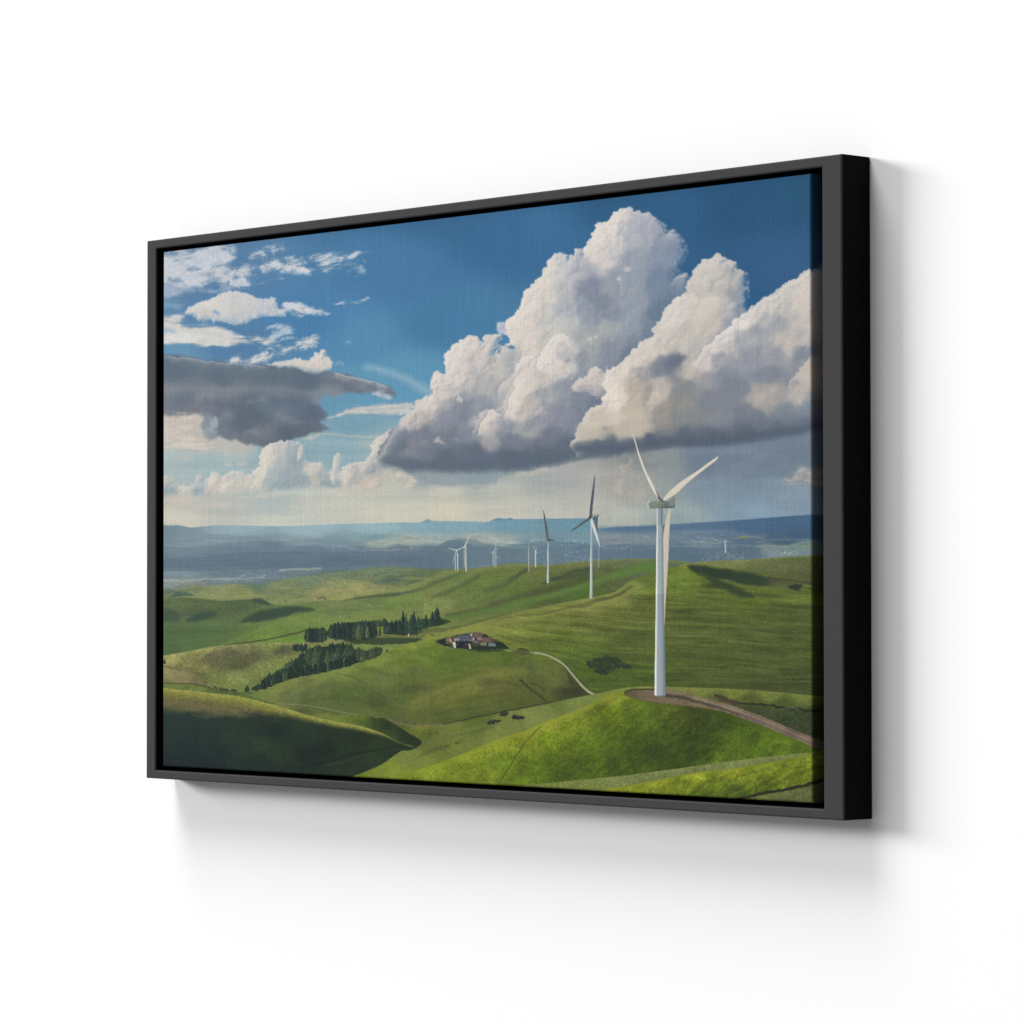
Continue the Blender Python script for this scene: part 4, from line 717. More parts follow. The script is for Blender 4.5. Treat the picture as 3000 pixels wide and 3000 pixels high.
    if w:
        X, Y = g.X[w], g.Y[w]
        inside = sstep(2, -14, g.sdf(w, np.vstack([smooth(crest, 2), smooth(P(1500,1905, 1600,1916, 1690,1985, 1742,2036, 1842,2012, 2100,2014, 2450,2040), 2)[::-1]])))
        bend = Y - .035 * (X - 1950) - 26 * np.exp(-((X - 2150) / 260) ** 2) * .0 + 10 * fbm(X, Y, 260, 3, 3) - .00013 * (X - 1950) ** 2 * (X < 1950) * -1
        n = fbm(X * .06, bend, 7, 4, 8, .65)
        g.img[w] *= (1 + inside * (.17 * n + .06 * fbm(X * .2, bend, 16, 3, 5) + .07 * fbm(X, Y, 3.2, 2, 4)))[..., None]
    for pts, col, wd, wd2, a in [((1460,1812,1571,1798,1643,1786,1720,1765,1799,1745,1850,1720),(86,96,56),3,9,.6),((1520,1795,1600,1778,1680,1762,1730,1752),(142,150,92),4,5,.5),((1500,1822,1600,1802,1700,1782,1800,1756,1880,1715),(144,150,82),3,9,.6),((1600,1845,1720,1805,1800,1780),(126,134,70),10,12,.35),
        ((1330,1858,1430,1840,1500,1815),(144,152,84),8,5,.5),((1700,1779,1790,1750,1830,1735),(78,86,54),4,3,.6)]:
        g.line(P(*pts), col, wd, a, 4, 2, 40, 6, wd2)
    g.poly(ZM(70,822, 130,812, 260,820, 500,850, 900,912, 1200,972, 1330,1000, 1190,1075, 1080,1095, 950,1082, 700,1035, 560,1010, 400,975, 250,935, 120,890), [(2040,1668,50,66,52),(2100,1680,46,66,54),(2180,1695,50,70,54),(2230,1700,52,72,58),(2270,1700,74,86,62)], .92, 13, 3, 30, 5)
    g.poly(ZM(190,920, 330,950, 480,1000, 620,1045, 760,1110, 960,1235, 860,1255, 700,1200, 560,1140, 420,1105, 270,1080, 380,1050, 330,1000), (50,72,52), .8, 14, 3, 30, 6)
    g.line(ZM(1150,975, 1330,1000, 1500,1015, 1650,1040, 1760,1070, 1900,1120), (74,78,58), 6, .8, 3, 2, 20, 1, 9)
    g.poly(ZM(1180,1010, 1400,1010, 1620,1060, 1560,1140, 1380,1130, 1230,1110, 1170,1070), (88,92,66), .6, 10, 3, 20)
    g.poly(ZM(1420,1100, 1480,1062, 1560,1055, 1610,1085, 1570,1140, 1490,1142), (48,58,54), .85, 6, 4, 10, 3)
    g.line(ZM(1590,1110, 1700,1125, 1850,1160), (66,72,52), 5, .6, 3, 2); g.blob(2281, 1720, 3, 2, (140,142,130), .8)
    g.line(ZM(960,1215, 1100,1230, 1300,1215), (74,88,52), 7, .5, 6)
    g.poly(ZM(10,830, 60,828, 40,860, 100,890, 30,870), (150,130,82), .6, 5, 1)
    g.line(ZM(540,1010, 700,1060, 900,1085, 1150,1100), (104,124,66), 5, .5, 5, 2)
    for k in range(15):
        y0 = 1800 + k * 15 + rg.uniform(-4, 4); x0 = rg.uniform(1480, 1950); x1 = x0 + rg.uniform(200, 480)
        g.line(P(x0, y0 + (1950 - x0) * .02, (x0 + x1) / 2, y0 - 2, x1, y0 + (x1 - 1950) * .05), (66,84,42) if k % 2 else (112,124,66), 2, .32, 2.2, 3, 40, k)
    # shrubs on the hill
    for i in range(60):
        t = rg.rand(); x = 1722 + 128 * t; top = np.interp(x, [1722,1750,1800,1822,1853], [1940,1929,1923,1934,1953]); bot = np.interp(x, [1722,1740,1770,1800,1853], [1946,1962,1980,1960,1958])
        g.blob(x, rg.uniform(top, bot), rg.uniform(3, 8), rg.uniform(3, 6), [(46,62,48),(38,54,42),(62,78,52),(74,84,62)][rg.randint(4)], .75, 0, .6, 8, i)
    g.poly(ZI(50,650, 130,612, 260,598, 330,632, 412,686, 330,694, 262,700, 200,752, 150,742, 100,700), (44,60,46), .72, 5, 6, 10, 4, tex=.35, ts=6)
    g.line(ZI(10,640, 140,605, 330,600), (80,86,66), 5, .5, 5, 3); g.specks(1725, 1930, 1850, 1962, 36, [(92,96,80),(30,44,40),(110,108,98)], 1, 2.6, .7, 5)
    g.line(ZI(670,590, 720,572, 800,540, 860,520), (82,86,62), 6, .7, 4, 3, 10, 3, 4, .2); g.line(ZI(780,600, 880,610, 970,605), (72,82,56), 2, .5, 3)
    # track to the farm, gullies
    g.line(P(1642,1942, 1660,1962, 1668,1985, 1678,2002), (58,76,42), 4, .75, 3, 1, 20, 1, 9)
    g.line(P(1655,1945, 1690,1985, 1720,2012), (62,84,42), 5, .7, 3)
    g.line(ZL(1180,505, 1350,540, 1500,570, 1640,592, 1800,582, 1930,600), (168,166,138), 3, .9, 1.6, .6)
    g.line(P(1567,1913, 1590,1916, 1620,1927, 1650,1946, 1676,1974, 1700,2004, 1724,2026, 1746,2038), (172,170,142), 4.5, .98, 1.6, .6, 20, 2, 7)
    g.poly(ZL(1480,570, 1650,525, 1760,545, 1830,600, 1700,625, 1560,600), (74,80,56), .65, 5, 3, 10)
    g.line(ZL(1620,520, 1700,530, 1760,545), (52,58,40), 4, .8, 2, 1)
    g.line(P(1522,1992, 1540,2005, 1553,2017, 1585,2042, 1607,2059), (54,66,42), 6, .85, 3, 2, 10, 3, 4)
    g.line(P(1560,2000, 1580,2010, 1592,2022), (60,70,46), 5, .6, 4, 3); g.poly(P(1650,2022, 1690,2014, 1712,2030, 1660,2036), (62,68,46), .7, 6, 4, 10)
    g.line(P(1540,1940, 1590,1950, 1630,1965), (122,124,68), 8, .35, 7)
    # ---- meadow in front
    M = [(1300,2160,102,118,66),(1250,2150,84,104,50),(1200,2150,90,110,54),(1400,2130,92,112,64),(1200,2215,112,130,72),(1350,2190,106,124,68),(1500,2110,108,126,74),(1600,2080,112,130,80),(1700,2050,114,134,80),(1780,2030,118,136,76),(1100,2258,112,132,56),(1150,2265,122,142,60),(1060,2270,104,128,52),(1450,2150,116,132,74),(1300,2215,100,120,62),(1250,2230,112,132,64),
         (1400,2110,86,106,54),(1620,2065,100,120,66),(1260,2190,96,112,64),(1170,2130,80,98,52),(1330,2140,104,122,66),(1230,2130,112,124,66),(1560,2100,120,138,84)]
    up = smooth(P(1110,2105, 1154,2120, 1209,2127, 1281,2124, 1354,2113, 1426,2097, 1499,2082, 1571,2069, 1630,2056, 1680,2045, 1745,2033, 1800,2021, 1842,2013), 5)
    g.poly(np.vstack([up, P(1860,2060, 1760,2100, 1600,2160, 1400,2240, 1200,2290, 1000,2330, 1000,2290, 1080,2240, 1120,2190)]), lambda w: g.field(w, [(a, b, r + 8, gg + 7, bb - 8) for a, b, r, gg, bb in M], 16, 1.5), 1, 2, sm=0, tex=.06, ts=8, tsy=4, seed=6)
    g.line(P(1142,2108, 1165,2118, 1209,2126, 1281,2123, 1354,2112), (124,120,92), 4, .8, 2, 2, 8, 3)
    g.line(P(1300,2121, 1354,2111, 1400,2100, 1426,2095, 1499,2080, 1571,2066, 1622,2055), (64,70,46), 4, .85, 2, 1.5, 8, 2)
    g.line(ZH(480,1630, 560,1625, 640,1605, 720,1568), (68,82,44), 7, .8, 4, 3, 12, 3, 4, .3)
    g.line(ZH(350,1700, 480,1650, 560,1640), (76,92,48), 6, .5, 5); g.line(ZH(280,1640, 500,1560, 800,1500, 1000,1440), (80,98,56), 5, .5, 6, 3); g.line(ZH(420,1590, 700,1500, 1000,1430), (130,142,88), 5, .35, 6, 3)
    g.blob(1281, 2148, 9, 6, (58,72,40), .7, 0, .6, 8); g.blob(1258, 2150, 6, 4, (66,80,44), .6, 0, .6, 8)
    for x, y, r, h in [(1477,2090,12,8),(1508,2100,9,6),(1520,2102,16,6),(1438,2116,12,7),(1455,2112,12,4)]:
        g.poly(P(x-r,y+h*.5, x-r*.6,y-h*.8, x+r*.3,y-h, x+r,y-h*.1, x+r*.8,y+h*.7, x-r*.5,y+h), (50,52,46), .92, 2, 2, 8, x % 5, tex=.3, ts=4)
        g.line(P(x-r*.5,y-h*.5, x+r*.3,y-h*.6), (110,112,104), 1.5, .6, 1)
    # dark mounds
    g.poly(P(977,2106, 1013,2095, 1060,2094, 1100,2102, 1129,2107, 1161,2125, 1209,2155, 1236,2178, 1190,2200, 1100,2190, 1040,2150), [(1000,2105,112,132,54),(1060,2100,106,128,50),(1100,2112,52,76,38),(1060,2118,74,98,44),(1130,2125,40,62,36),(1180,2150,38,58,38),(1220,2172,40,58,38),(1120,2150,58,82,42),(1150,2165,64,88,44),(1050,2140,100,122,52)], 1, 2, 2, 20, 3, tex=.09, ts=6)
    ridge_x = [440,478,542,615,687,731,778,832,905,977,1050,1104,1136,1172,1212]
    ridge_y = [2014,2016,2022,2030,2038,2047,2059,2074,2096,2112,2126,2142,2156,2176,2188]
    def hillside(w):
        X, Y = g.X[w], g.Y[w]; d = Y - np.interp(X, ridge_x, ridge_y)
        F = g.field(w, [(500,2110,38,60,54),(620,2110,38,60,52),(740,2110,38,58,46),(800,2105,40,58,44),(900,2125,40,60,42),(970,2145,38,58,40),(1050,2165,36,54,38),(600,2150,33,57,51),(680,2160,40,62,48),(800,2140,29,49,44),(900,2160,36,58,44),(1000,2190,34,58,38),(1100,2195,40,64,38),(1150,2190,36,56,38),
            (700,2200,38,60,48),(760,2180,44,66,46),(550,2190,30,52,50),(560,2225,27,45,48),(500,2160,34,56,52),(650,2210,30,50,48),(820,2215,42,62,44),(760,2235,32,50,44),(900,2210,27,44,38),(960,2195,26,44,36),(600,2250,27,40,42),(850,2250,33,50,40),(1000,2235,38,56,38),(1050,2245,40,58,38),(1100,2228,44,64,40),(480,2240,32,44,46)], 22, 1.6)
        n = fbm(X, Y, 26, 4, 3, .6, 12)
        d1 = np.interp(X, [440,560,640,700,760,832,905,1000,1100,1172], [56,62,62,52,34,22,16,14,10,1]) * (1 + .16 * n); wd = np.interp(X, [440,700,800,900,1100,1172], [16,16,13,11,8,5])
        lit = np.array([128,134,62], np.float32) + np.clip(1 - d / 16, 0, 1)[..., None] * np.array([28,28,18], np.float32)
        br = sstep(14, 34, d)[..., None] * sstep(900, 700, X)[..., None] * .7
        lit = lit + (np.array([100,100,72], np.float32) - lit) * br
        F = F + (lit - F) * (1 - sstep(-1, 1, (d - d1) / wd))[..., None]
        return (F * (1 + .10 * fbm(X, Y, 7, 3, 5, .7, 5) + .06 * fbm(X, Y, 3, 2, 8))[..., None]).astype(np.float32)
    g.poly(P(440,2014, 478,2016, 542,2022, 615,2030, 687,2038, 731,2047, 778,2059, 832,2074, 905,2096, 977,2112, 1050,2126, 1104,2142, 1136,2156, 1172,2176, 1212,2188, 1172,2202, 1122,2237, 1068,2262, 1013,2283, 980,2310, 440,2300),
        hillside, 1, 2, 0, sm=5)
    g.line(P(500,2070, 560,2080, 640,2082, 700,2098), (98,100,74), 10, .4, 8, 6, 10, 3)
    g.line(P(960,2240, 1013,2230, 1060,2212, 1104,2203, 1169,2192), (58,80,46), 3, .6, 4); g.line(P(880,2250, 960,2232, 1040,2208, 1110,2198, 1175,2184), (22,34,28), 5, .7, 5)
    g.poly(P(1100,2152, 1136,2158, 1172,2177, 1212,2190, 1150,2200, 1080,2190), (44,66,40), .4, 10)
    # ---- trees
    T = [(48,68,60),(42,62,58),(54,76,62),(38,56,54)]
    def row(x0, x1, n, yt, yb, wd, seed, cols=T, jt=5, jb=2):
        r = np.random.RandomState(seed)
        for i, x in sorted([(i, x0 + (x1 - x0) * (i + r.uniform(.1, .9)) / n) for i in range(n)], key=lambda q: r.rand()):
            a = (x - x0) / (x1 - x0)
            g.tree(x, np.interp(a, *yt) + r.uniform(-jt, jt), np.interp(a, *yb) + r.uniform(-jb, jb), wd * r.uniform(.75, 1.3), cols[r.randint(len(cols))], seed + i)
    L = lambda *v: (np.linspace(0, 1, len(v)), v)
    g.poly(P(1010,1874, 1090,1868, 1170,1868, 1235,1872, 1215,1882, 1150,1888, 1080,1888, 1030,1884), (52,72,50), .85, 4, 2, 14, 2)
    g.line(P(955,1882, 985,1878, 1010,1874), (150,146,108), 3, .7, 2, 1); g.line(P(1090,1866, 1150,1862, 1200,1862), (110,112,72), 6, .7, 4, 3)
    g.poly(P(1225,1818, 1262,1812, 1310,1816, 1318,1822, 1290,1834, 1240,1840, 1225,1842), (48,72,54), .85, 3, 2, 10, 2)
    g.poly(P(1095,1836, 1110,1830, 1132,1832, 1131,1850, 1100,1850), (120,140,72), .7, 4, 2)
    row(1088, 1135, 9, L(1820, 1815), L(1838, 1832), 15, 31, [(62,86,66),(56,78,62)])
    g.poly(P(894,1850, 905,1842, 930,1842, 953,1842, 955,1878, 895,1880), (44,62,54), .9, 4, 3, 8, 2)
    g.poly(P(966,1836, 1000,1828, 1090,1824, 1096,1870, 968,1872), (44,62,54), .92, 4, 3, 8, 3)
    g.poly(P(1130,1828, 1178,1824, 1228,1822, 1230,1854, 1132,1858), (46,66,54), .9, 4, 3, 8, 4)
    row(897, 953, 8, L(1842, 1838), L(1880, 1876), 9, 32)
    row(970, 1092, 30, L(1828, 1824, 1822, 1817), L(1870, 1868), 12, 33)
    g.tree(1051, 1826, 1872, 17, (84,98,68), 3); g.tree(1077, 1834, 1868, 12, (88,96,72), 4)
    row(1130, 1178, 11, L(1824, 1818), L(1858, 1856), 11, 34)
    for x, yt, yb, wd in [(1181,1791,1858,15),(1190,1800,1856,8),(1202,1812,1856,14),(1213,1791,1854,13),(1206,1800,1840,10),(1226,1807,1852,14),(1216,1820,1856,16),(1248,1801,1842,13),(1267,1792,1830,10),(1280,1779,1830,20),(1238,1814,1842,12),(1172,1816,1858,11),(1113,1836,1862,5)]:
        g.tree(x, yt, yb, wd, T[int(x) % 4], int(x) % 15)
    g.poly(P(1270,1820, 1290,1815, 1300,1828, 1275,1832), (44,64,54), .9, 3)
    g.line(P(1225,1852, 1260,1844, 1300,1842), (96,106,66), 5, .7, 3, 2); g.line(P(1160,1858, 1220,1858), (44,58,42), 4, .7, 3); g.line(P(1197,1858, 1197,1864), (220,216,206), 3, .9, 1)
    g.specks(1130, 1856, 1290, 1866, 20, [(110,112,78),(48,60,44),(124,104,80)], 1.5, 4, .6, 8)
    g.line(P(1200,1866, 1222,1862, 1238,1868), (118,96,80), 4, .7, 2, 1); g.line(P(1220,1852, 1290,1848, 1310,1842), (70,84,56), 4, .6, 4, 3)
    g.line(P(1240,1846, 1340,1836, 1420,1818, 1500,1796), (70,92,56), 3, .6, 4, 2); g.line(P(1270,1840, 1330,1832, 1380,1820), (112,140,70), 5, .4, 4)
    row(857, 897, 7, L(1886, 1888), L(1908, 1906), 10, 35)
    w0 = [(724,2008,2027),(742,2012,2022),(749,2008,2024),(758,2002,2020)]
    for x, a, b in w0: g.tree(x, a, b, 13, (44,64,50), int(x) % 9)
    yt = lambda x: np.interp(x, [762,785,818,847,880,905,923,970,992,1035,1042], [1994,1974,1962,1938,1915,1898,1888,1886,1878,1886,1904])
    yb = lambda x: np.interp(x, [762,785,818,850,941,1013,1045], [2020,2010,1996,1986,1968,1950,1938])
    r = np.random.RandomState(5)
    fx = np.linspace(764, 1043, 24); g.poly([(x, yt(x) + 7) for x in fx] + [(x, yb(x) + 1) for x in fx[::-1]], (44,62,52), .97, 3, 4, 9, 3, sm=0, tex=.18, ts=6)
    g.poly(P(1040,1904, 1075,1908, 1113,1896, 1115,1920, 1045,1940), (56,72,54), .9, 4, 3, 8, 5)
    for lay in range(3):
        for x in np.sort(r.uniform(768, 1038, 30)):
            h = yb(x) - yt(x); f = lay * .27
            g.tree(x, yt(x) + f * h + r.uniform(-2, 3), min(yb(x) + 2, yt(x) + (f + .7) * h + 14), r.uniform(14, 25), [(58,80,58),(48,68,54),(68,88,64),(40,58,50)][r.randint(4)], r.randint(15))
    for x in np.sort(r.uniform(766, 1040, 40)): g.tree(x, yb(x) - 26, yb(x) + 2, 11, (36,54,46), r.randint(15))
    row(1046, 1113, 14, L(1900, 1904, 1892), L(1938, 1920), 11, 36, [(74,88,62),(62,78,58),(52,70,52)])
    g.tree(1134, 1902, 1911, 6, (70,88,56), 3)
    # ---- farmstead
    F = lambda pts, col, a=1, soft=1.2, **k: g.poly(ZL(*pts), col, a, soft, k.get('rough', 1), 8, k.get('seed', 1), 0, k.get('tex', .12), 4)
    F((20,385, 90,340, 230,325, 500,230, 900,240, 1150,330, 1300,395, 1425,515, 1350,552, 1000,565, 700,545, 400,512, 200,470, 60,415), (60,76,48), .75, 6, rough=4)
    F((95,345, 250,330, 330,470, 200,460, 90,400), (40,56,42)); F((1150,380, 1300,400, 1420,515, 1250,530, 1150,480), (38,58,44), 1, 4)
    F((430,300, 560,245, 700,232, 745,300, 740,372, 480,372), (92,96,110)); F((430,320, 500,310, 490,360, 420,372), (150,146,150)); F((560,245, 640,225, 680,250, 560,290), (70,70,82))
    F((410,380, 740,370, 700,440, 690,520, 420,505), (44,46,56)); F((560,440, 690,430, 690,515, 560,500), (56,58,66))
    F((350,380, 415,400, 420,505, 370,480), (208,194,186)); F((300,330, 325,330, 335,400, 310,390), (206,180,156)); F((230,320, 300,315, 310,385, 235,380), (138,108,96)); F((300,300, 440,310, 400,370, 330,350), (110,92,92))
    F((745,300, 790,290, 960,300, 960,390, 760,370), (100,80,82)); F((690,215, 850,210, 960,240, 880,300, 760,290), (108,94,92)); F((940,245, 1010,250, 1040,310, 930,300), (58,52,56))
    F((950,325, 1060,320, 1060,390, 960,385), (140,96,82)); F((1050,330, 1150,320, 1150,390, 1060,390), (96,78,84)); F((820,310, 900,305, 900,350, 830,350), (150,126,122)); F((760,375, 860,370, 850,425, 760,415), (110,106,112))
    F((698,240, 730,235, 725,275, 700,275), (228,212,196)); F((742,310, 762,308, 760,365, 745,365), (230,222,210)); F((662,430, 690,425, 706,515, 680,520), (224,208,184)); F((400,335, 425,345, 420,370, 400,370), (206,190,178))
    F((880,410, 1000,400, 1000,450, 890,450), (128,134,114)); F((1020,410, 1170,425, 1170,470, 1030,480), (120,134,138)); F((700,430, 880,420, 880,470, 720,465), (66,74,66)); F((710,470, 1180,480, 1200,520, 1000,545, 710,540), (44,58,46)); F((1000,400, 1030,395, 1030,460, 1005,455), (34,38,40))
    F((230,390, 330,400, 330,430, 240,425), (100,116,90), .8)
    g.specks(1318, 1858, 1450, 1892, 90, [(66,62,68),(112,106,110),(84,88,92),(52,54,52),(130,122,120)], .8, 2.2, .75, 21)
    g.specks(1322, 1862, 1446, 1892, 40, [(200,190,180),(170,160,156),(150,140,138)], .9, 2.0, .7, 33)
    g.specks(1375, 1854, 1445, 1885, 30, [(222,206,190),(60,48,52),(176,120,100),(40,40,48),(150,150,158)], .8, 1.8, .8, 12)
    g.specks(1310, 1868, 1380, 1896, 18, [(160,158,160),(50,44,48),(190,170,150)], .8, 1.6, .7, 13); g.line(ZL(675,170, 680,210), (190,150,140), 1.5, .6, 1); g.line(ZL(850,200, 852,235), (200,160,140), 1.5, .6, 1)
    g.line(ZL(10,385, 60,415, 150,460, 330,510, 430,525), (140,152,98), 1.6, .9, 1.2); g.line(ZL(640,540, 800,565, 1000,568, 1300,545), (42,60,36), 4, .7, 3)
    g.line(ZL(430,525, 560,540, 800,575), (112,136,58), 4, .6, 3)
    # ---- hill behind the big turbine's pad
    LL = [(1842,2016,120,138,62),(1950,2016,118,134,64),(2050,2022,116,132,64),(2150,2028,114,130,60),(2250,2035,112,128,60),(2350,2045,108,126,58),(2100,2050,92,108,52),(2200,2055,84,100,48),(2300,2062,80,98,46),(2300,2085,66,84,48),(2200,2080,64,80,46),(2370,2100,60,78,46),(2300,2110,58,74,46),(2370,2140,62,78,48),(2000,2030,112,122,66)]
    g.hill(P(1800,2030, 1842,2014, 1880,2011, 1924,2011, 2017,2014, 2110,2017, 2222,2023, 2300,2030, 2378,2038, 2450,2045), LL, 2200, 14, 1.6, 1.6, tex=.07, ts=7, seed=4, crest=(132,144,74), cw=5)
    g.line(ZI(1060,905, 1120,925, 1180,955, 1250,962, 1380,975, 1500,985, 1660,1005, 1830,1028, 1950,1040), (40,44,38), 5, .92, 2.5, 3, 12, 3)
    g.poly(ZI(1060,905, 1140,915, 1260,965, 1230,985, 1130,965), (84,74,60), .8, 4, 4, 10)
    for i in range(46):
        x = rg.uniform(2225, 2400); t = rg.rand(); y0 = np.interp(x, [2225, 2400], [2078, 2088]); y1 = np.interp(x, [2225, 2400], [2094, 2160])
        g.blob(x, y0 + (y1 - y0) * t, rg.uniform(4, 10), rg.uniform(3, 6), [(52,68,46),(44,60,44),(66,80,52),(92,104,74)][rg.randint(4)], .6, .3, .6, 9, i)
    g.line(ZI(1600,1010, 1660,1000, 1710,1020), (120,126,96), 4, .6, 4, 3)
    # ---- foreground hill
    K = [(1150,2278,128,150,46),(1250,2252,140,160,48),(1354,2216,142,158,46),(1462,2172,144,158,46),(1540,2148,144,158,48),(1600,2120,146,158,50),(1660,2098,142,156,52),(1716,2076,140,154,52),(1780,2045,134,148,50),(1830,2034,122,142,44),
         (1200,2290,118,142,36),(1350,2245,116,138,34),(1420,2270,116,138,34),(1480,2230,104,130,32),(1520,2180,122,142,36),(1550,2250,98,124,28),(1600,2165,112,136,30),(1620,2230,92,118,28),(1680,2120,118,138,36),(1700,2180,96,122,28),(1740,2090,108,130,34),(1780,2090,104,130,30),(1780,2150,88,114,28),(1700,2260,82,108,28),(1800,2230,72,98,26),
         (1850,2060,100,126,34),(1880,2100,92,118,30),(1850,2180,74,100,28),(1900,2220,68,92,28),(1940,2080,88,112,32),(1980,2110,76,98,30),(2030,2100,64,84,30),(1960,2170,64,88,28),(2040,2150,62,84,28),(2000,2210,62,86,26),(2090,2120,66,88,28),(2080,2180,72,98,28),(2150,2140,72,98,28),(2150,2190,86,112,30),(2200,2160,78,106,28),(2250,2180,88,116,30),(2300,2195,94,122,32),(2350,2200,86,112,32),(2100,2220,80,108,28),(2220,2210,84,112,28),(1650,2290,74,100,30),(1560,2290,98,124,30),(1330,2290,122,142,36)]
    ridge = P(980,2340, 1060,2308, 1136,2282, 1245,2249, 1354,2209, 1462,2165, 1535,2143, 1589,2118, 1643,2098, 1716,2069, 1756,2049, 1804,2026, 1826,2026, 1850,2041, 1868,2047, 1942,2059, 2017,2067, 2073,2074, 2129,2087, 2203,2113, 2278,2143, 2334,2166, 2378,2187, 2450,2220)
    g.hill(ridge, K, 2420, 15, 1.3, 1.5, tex=.0, seed=1)
    w = g.win(1000, 2020, 2450, 2360)
    if w:
        X, Y = g.X[w], g.Y[w]; pl = smooth(ridge, 6); d = Y - np.interp(X, pl[:, 0], pl[:, 1])
        m = sstep(0, 22, d)
        u = X * .82 + Y * .57; v = -X * .57 + Y * .82       # tufts combed along the slope
        ang = sstep(1900, 2100, X)
        t1 = fbm(X, Y, 8, 4, 3, .75, 6); t2 = fbm(u * .35 + 0, v * 1.0, 9, 3, 6, .6); u3 = X * .8 - Y * .6; v3 = X * .6 + Y * .8
        t3 = fbm(u3 * .3, v3, 11, 3, 9, .6)
        g.img[w] *= (1 + m * (.12 * fbm(X, Y, 3.6, 2, 5, .8) + .11 * t1 + .10 * (1 - ang) * t3 * sstep(1500, 1800, X) + .13 * ang * t3 + .10 * fbm(X, Y, 45, 3, 2)))[..., None]
    for pts in [(1585,2128, 1560,2152, 1542,2172, 1522,2200, 1506,2226, 1485,2258, 1470,2282, 1455,2302)]:
        g.line(P(*pts), (84,100,34), 3, .85, 1.6, 1, 20, 2, 5); g.line([(x + 6, y + 1) for x, y in P(*pts)], (140,156,60), 2, .5, 2)
    for x, y, rx, ry, a in [(2030,2080,50,10,.3),(1990,2150,34,8,-.2),(2060,2170,34,7,-.5),(2075,2105,22,9,-.8),(1900,2200,60,18,0),(2040,2215,50,14,-.4),(1960,2085,36,8,.2)]:
        g.blob(x, y, rx, ry, (46,64,26), .4, a, .7, 14, int(x) % 9)
    # gravel pad and road
    g.poly(ZI(345,890, 352,872, 392,858, 470,852, 560,850, 640,852, 700,862, 850,892, 1000,930, 1200,988, 1400,1058, 1600,1140, 1820,1232, 1990,1310, 1990,1380, 1820,1308, 1700,1252, 1550,1192, 1350,1112, 1150,1040, 1000,1008, 850,988, 650,966, 450,936, 370,912),
        [(1850,2035,104,96,74),(1880,2030,118,108,86),(1920,2025,124,112,92),(1900,2048,128,110,92),(1980,2030,138,122,100),(2000,2060,122,108,88),(2060,2048,142,128,100),(2080,2070,124,110,96),(2150,2085,140,126,106),(2200,2105,122,108,98),(2280,2130,134,120,106),(2370,2175,124,108,98),(2330,2140,110,96,88),(2350,2178,150,132,116)], 1, 2, 1.5, 10, 2, sm=3, tex=.09, ts=4)
    g.line(ZI(350,895, 362,878, 395,864, 440,858, 520,857, 585,858), (52,64,34), 3.5, .9, 1.6, 1, 8, 1)
    g.line(ZI(680,905, 800,925, 950,962, 1050,990, 1130,1015, 1250,1060), (66,64,58), 9, .8, 4, 2, 12, 4, 5)
    g.line(ZI(1050,985, 1200,1035, 1400,1105, 1600,1185, 1820,1280), (104,92,84), 5, .5, 4); g.line(ZI(900,930, 1100,985, 1300,1050, 1500,1130, 1700,1215, 1820,1262), (164,146,120), 3, .6, 3)
    g.line(ZI(450,945, 650,975, 850,998, 1000,1016), (92,98,42), 3, .6, 3)
    # ---- nearest strips
    g.hill(P(1450,2320, 1530,2303, 1607,2294, 1700,2285, 1775,2278, 1849,2270, 1924,2260, 1998,2250, 2073,2239, 2147,2229, 2222,2220, 2296,2212, 2378,2204, 2450,2198), [(1600,2300,118,134,62),(1700,2295,118,134,70),(1850,2280,120,136,78),(2000,2262,118,134,78),(2150,2240,118,134,78),(2300,2220,114,130,74),(1700,2310,116,136,60)], 2420, 20, 1.5, 1.5, tex=.08, ts=7, seed=3, crest=(134,146,88), cw=4)
    N = [(1700,2318,150,160,54),(1775,2312,144,158,46),(1924,2292,140,154,44),(2035,2272,144,158,44),(2147,2258,138,152,42),(2259,2240,132,150,42),(2370,2212,126,142,48),(1850,2325,128,144,36),(2000,2300,116,136,32),(2100,2300,104,126,32),(2060,2330,84,108,30),(2200,2280,110,130,34),(2300,2250,112,132,34),(2250,2310,92,114,30),(2350,2280,102,124,32),(2150,2330,76,98,30),(1960,2325,112,132,32),(2370,2250,112,132,36)]
    rn = P(1600,2335, 1700,2322, 1775,2312, 1850,2299, 1924,2286, 1980,2274, 2035,2264, 2090,2257, 2147,2252, 2200,2243, 2259,2234, 2320,2220, 2378,2207, 2450,2196)
    g.hill(rn, N, 2420, 14, 1.3, 2, tex=0, seed=2)
    w = g.win(1600, 2195, 2450, 2420)
    if w:
        X, Y = g.X[w], g.Y[w]; pl = smooth(rn, 6); m = sstep(0, 12, Y - np.interp(X, pl[:, 0], pl[:, 1]))
        u = X * .88 - Y * .47; v = X * .47 + Y * .88
        g.img[w] *= (1 + m * (.13 * fbm(X, Y, 3.8, 2, 7, .8) + .10 * fbm(X, Y, 8, 3, 7, .75) + .15 * fbm(u * .3, v, 10, 3, 4, .6)))[..., None]
    g.line(ZI(1150,1740, 1300,1705, 1450,1672, 1600,1648, 1750,1615, 1980,1560), (46,42,40), 6, .92, 2, 2, 10, 3, 11)
    g.poly(ZI(1200,1760, 1300,1722, 1450,1690, 1600,1664, 1820,1622, 1990,1590, 1990,1990, 1200,1990), [(2200,2340,104,110,64),(2300,2325,112,124,72),(2370,2310,100,112,68),(2300,2350,78,90,56),(2370,2345,96,112,64),(2240,2350,112,128,64)], 1, 3, 2, 10, sm=3, tex=.13, ts=6)
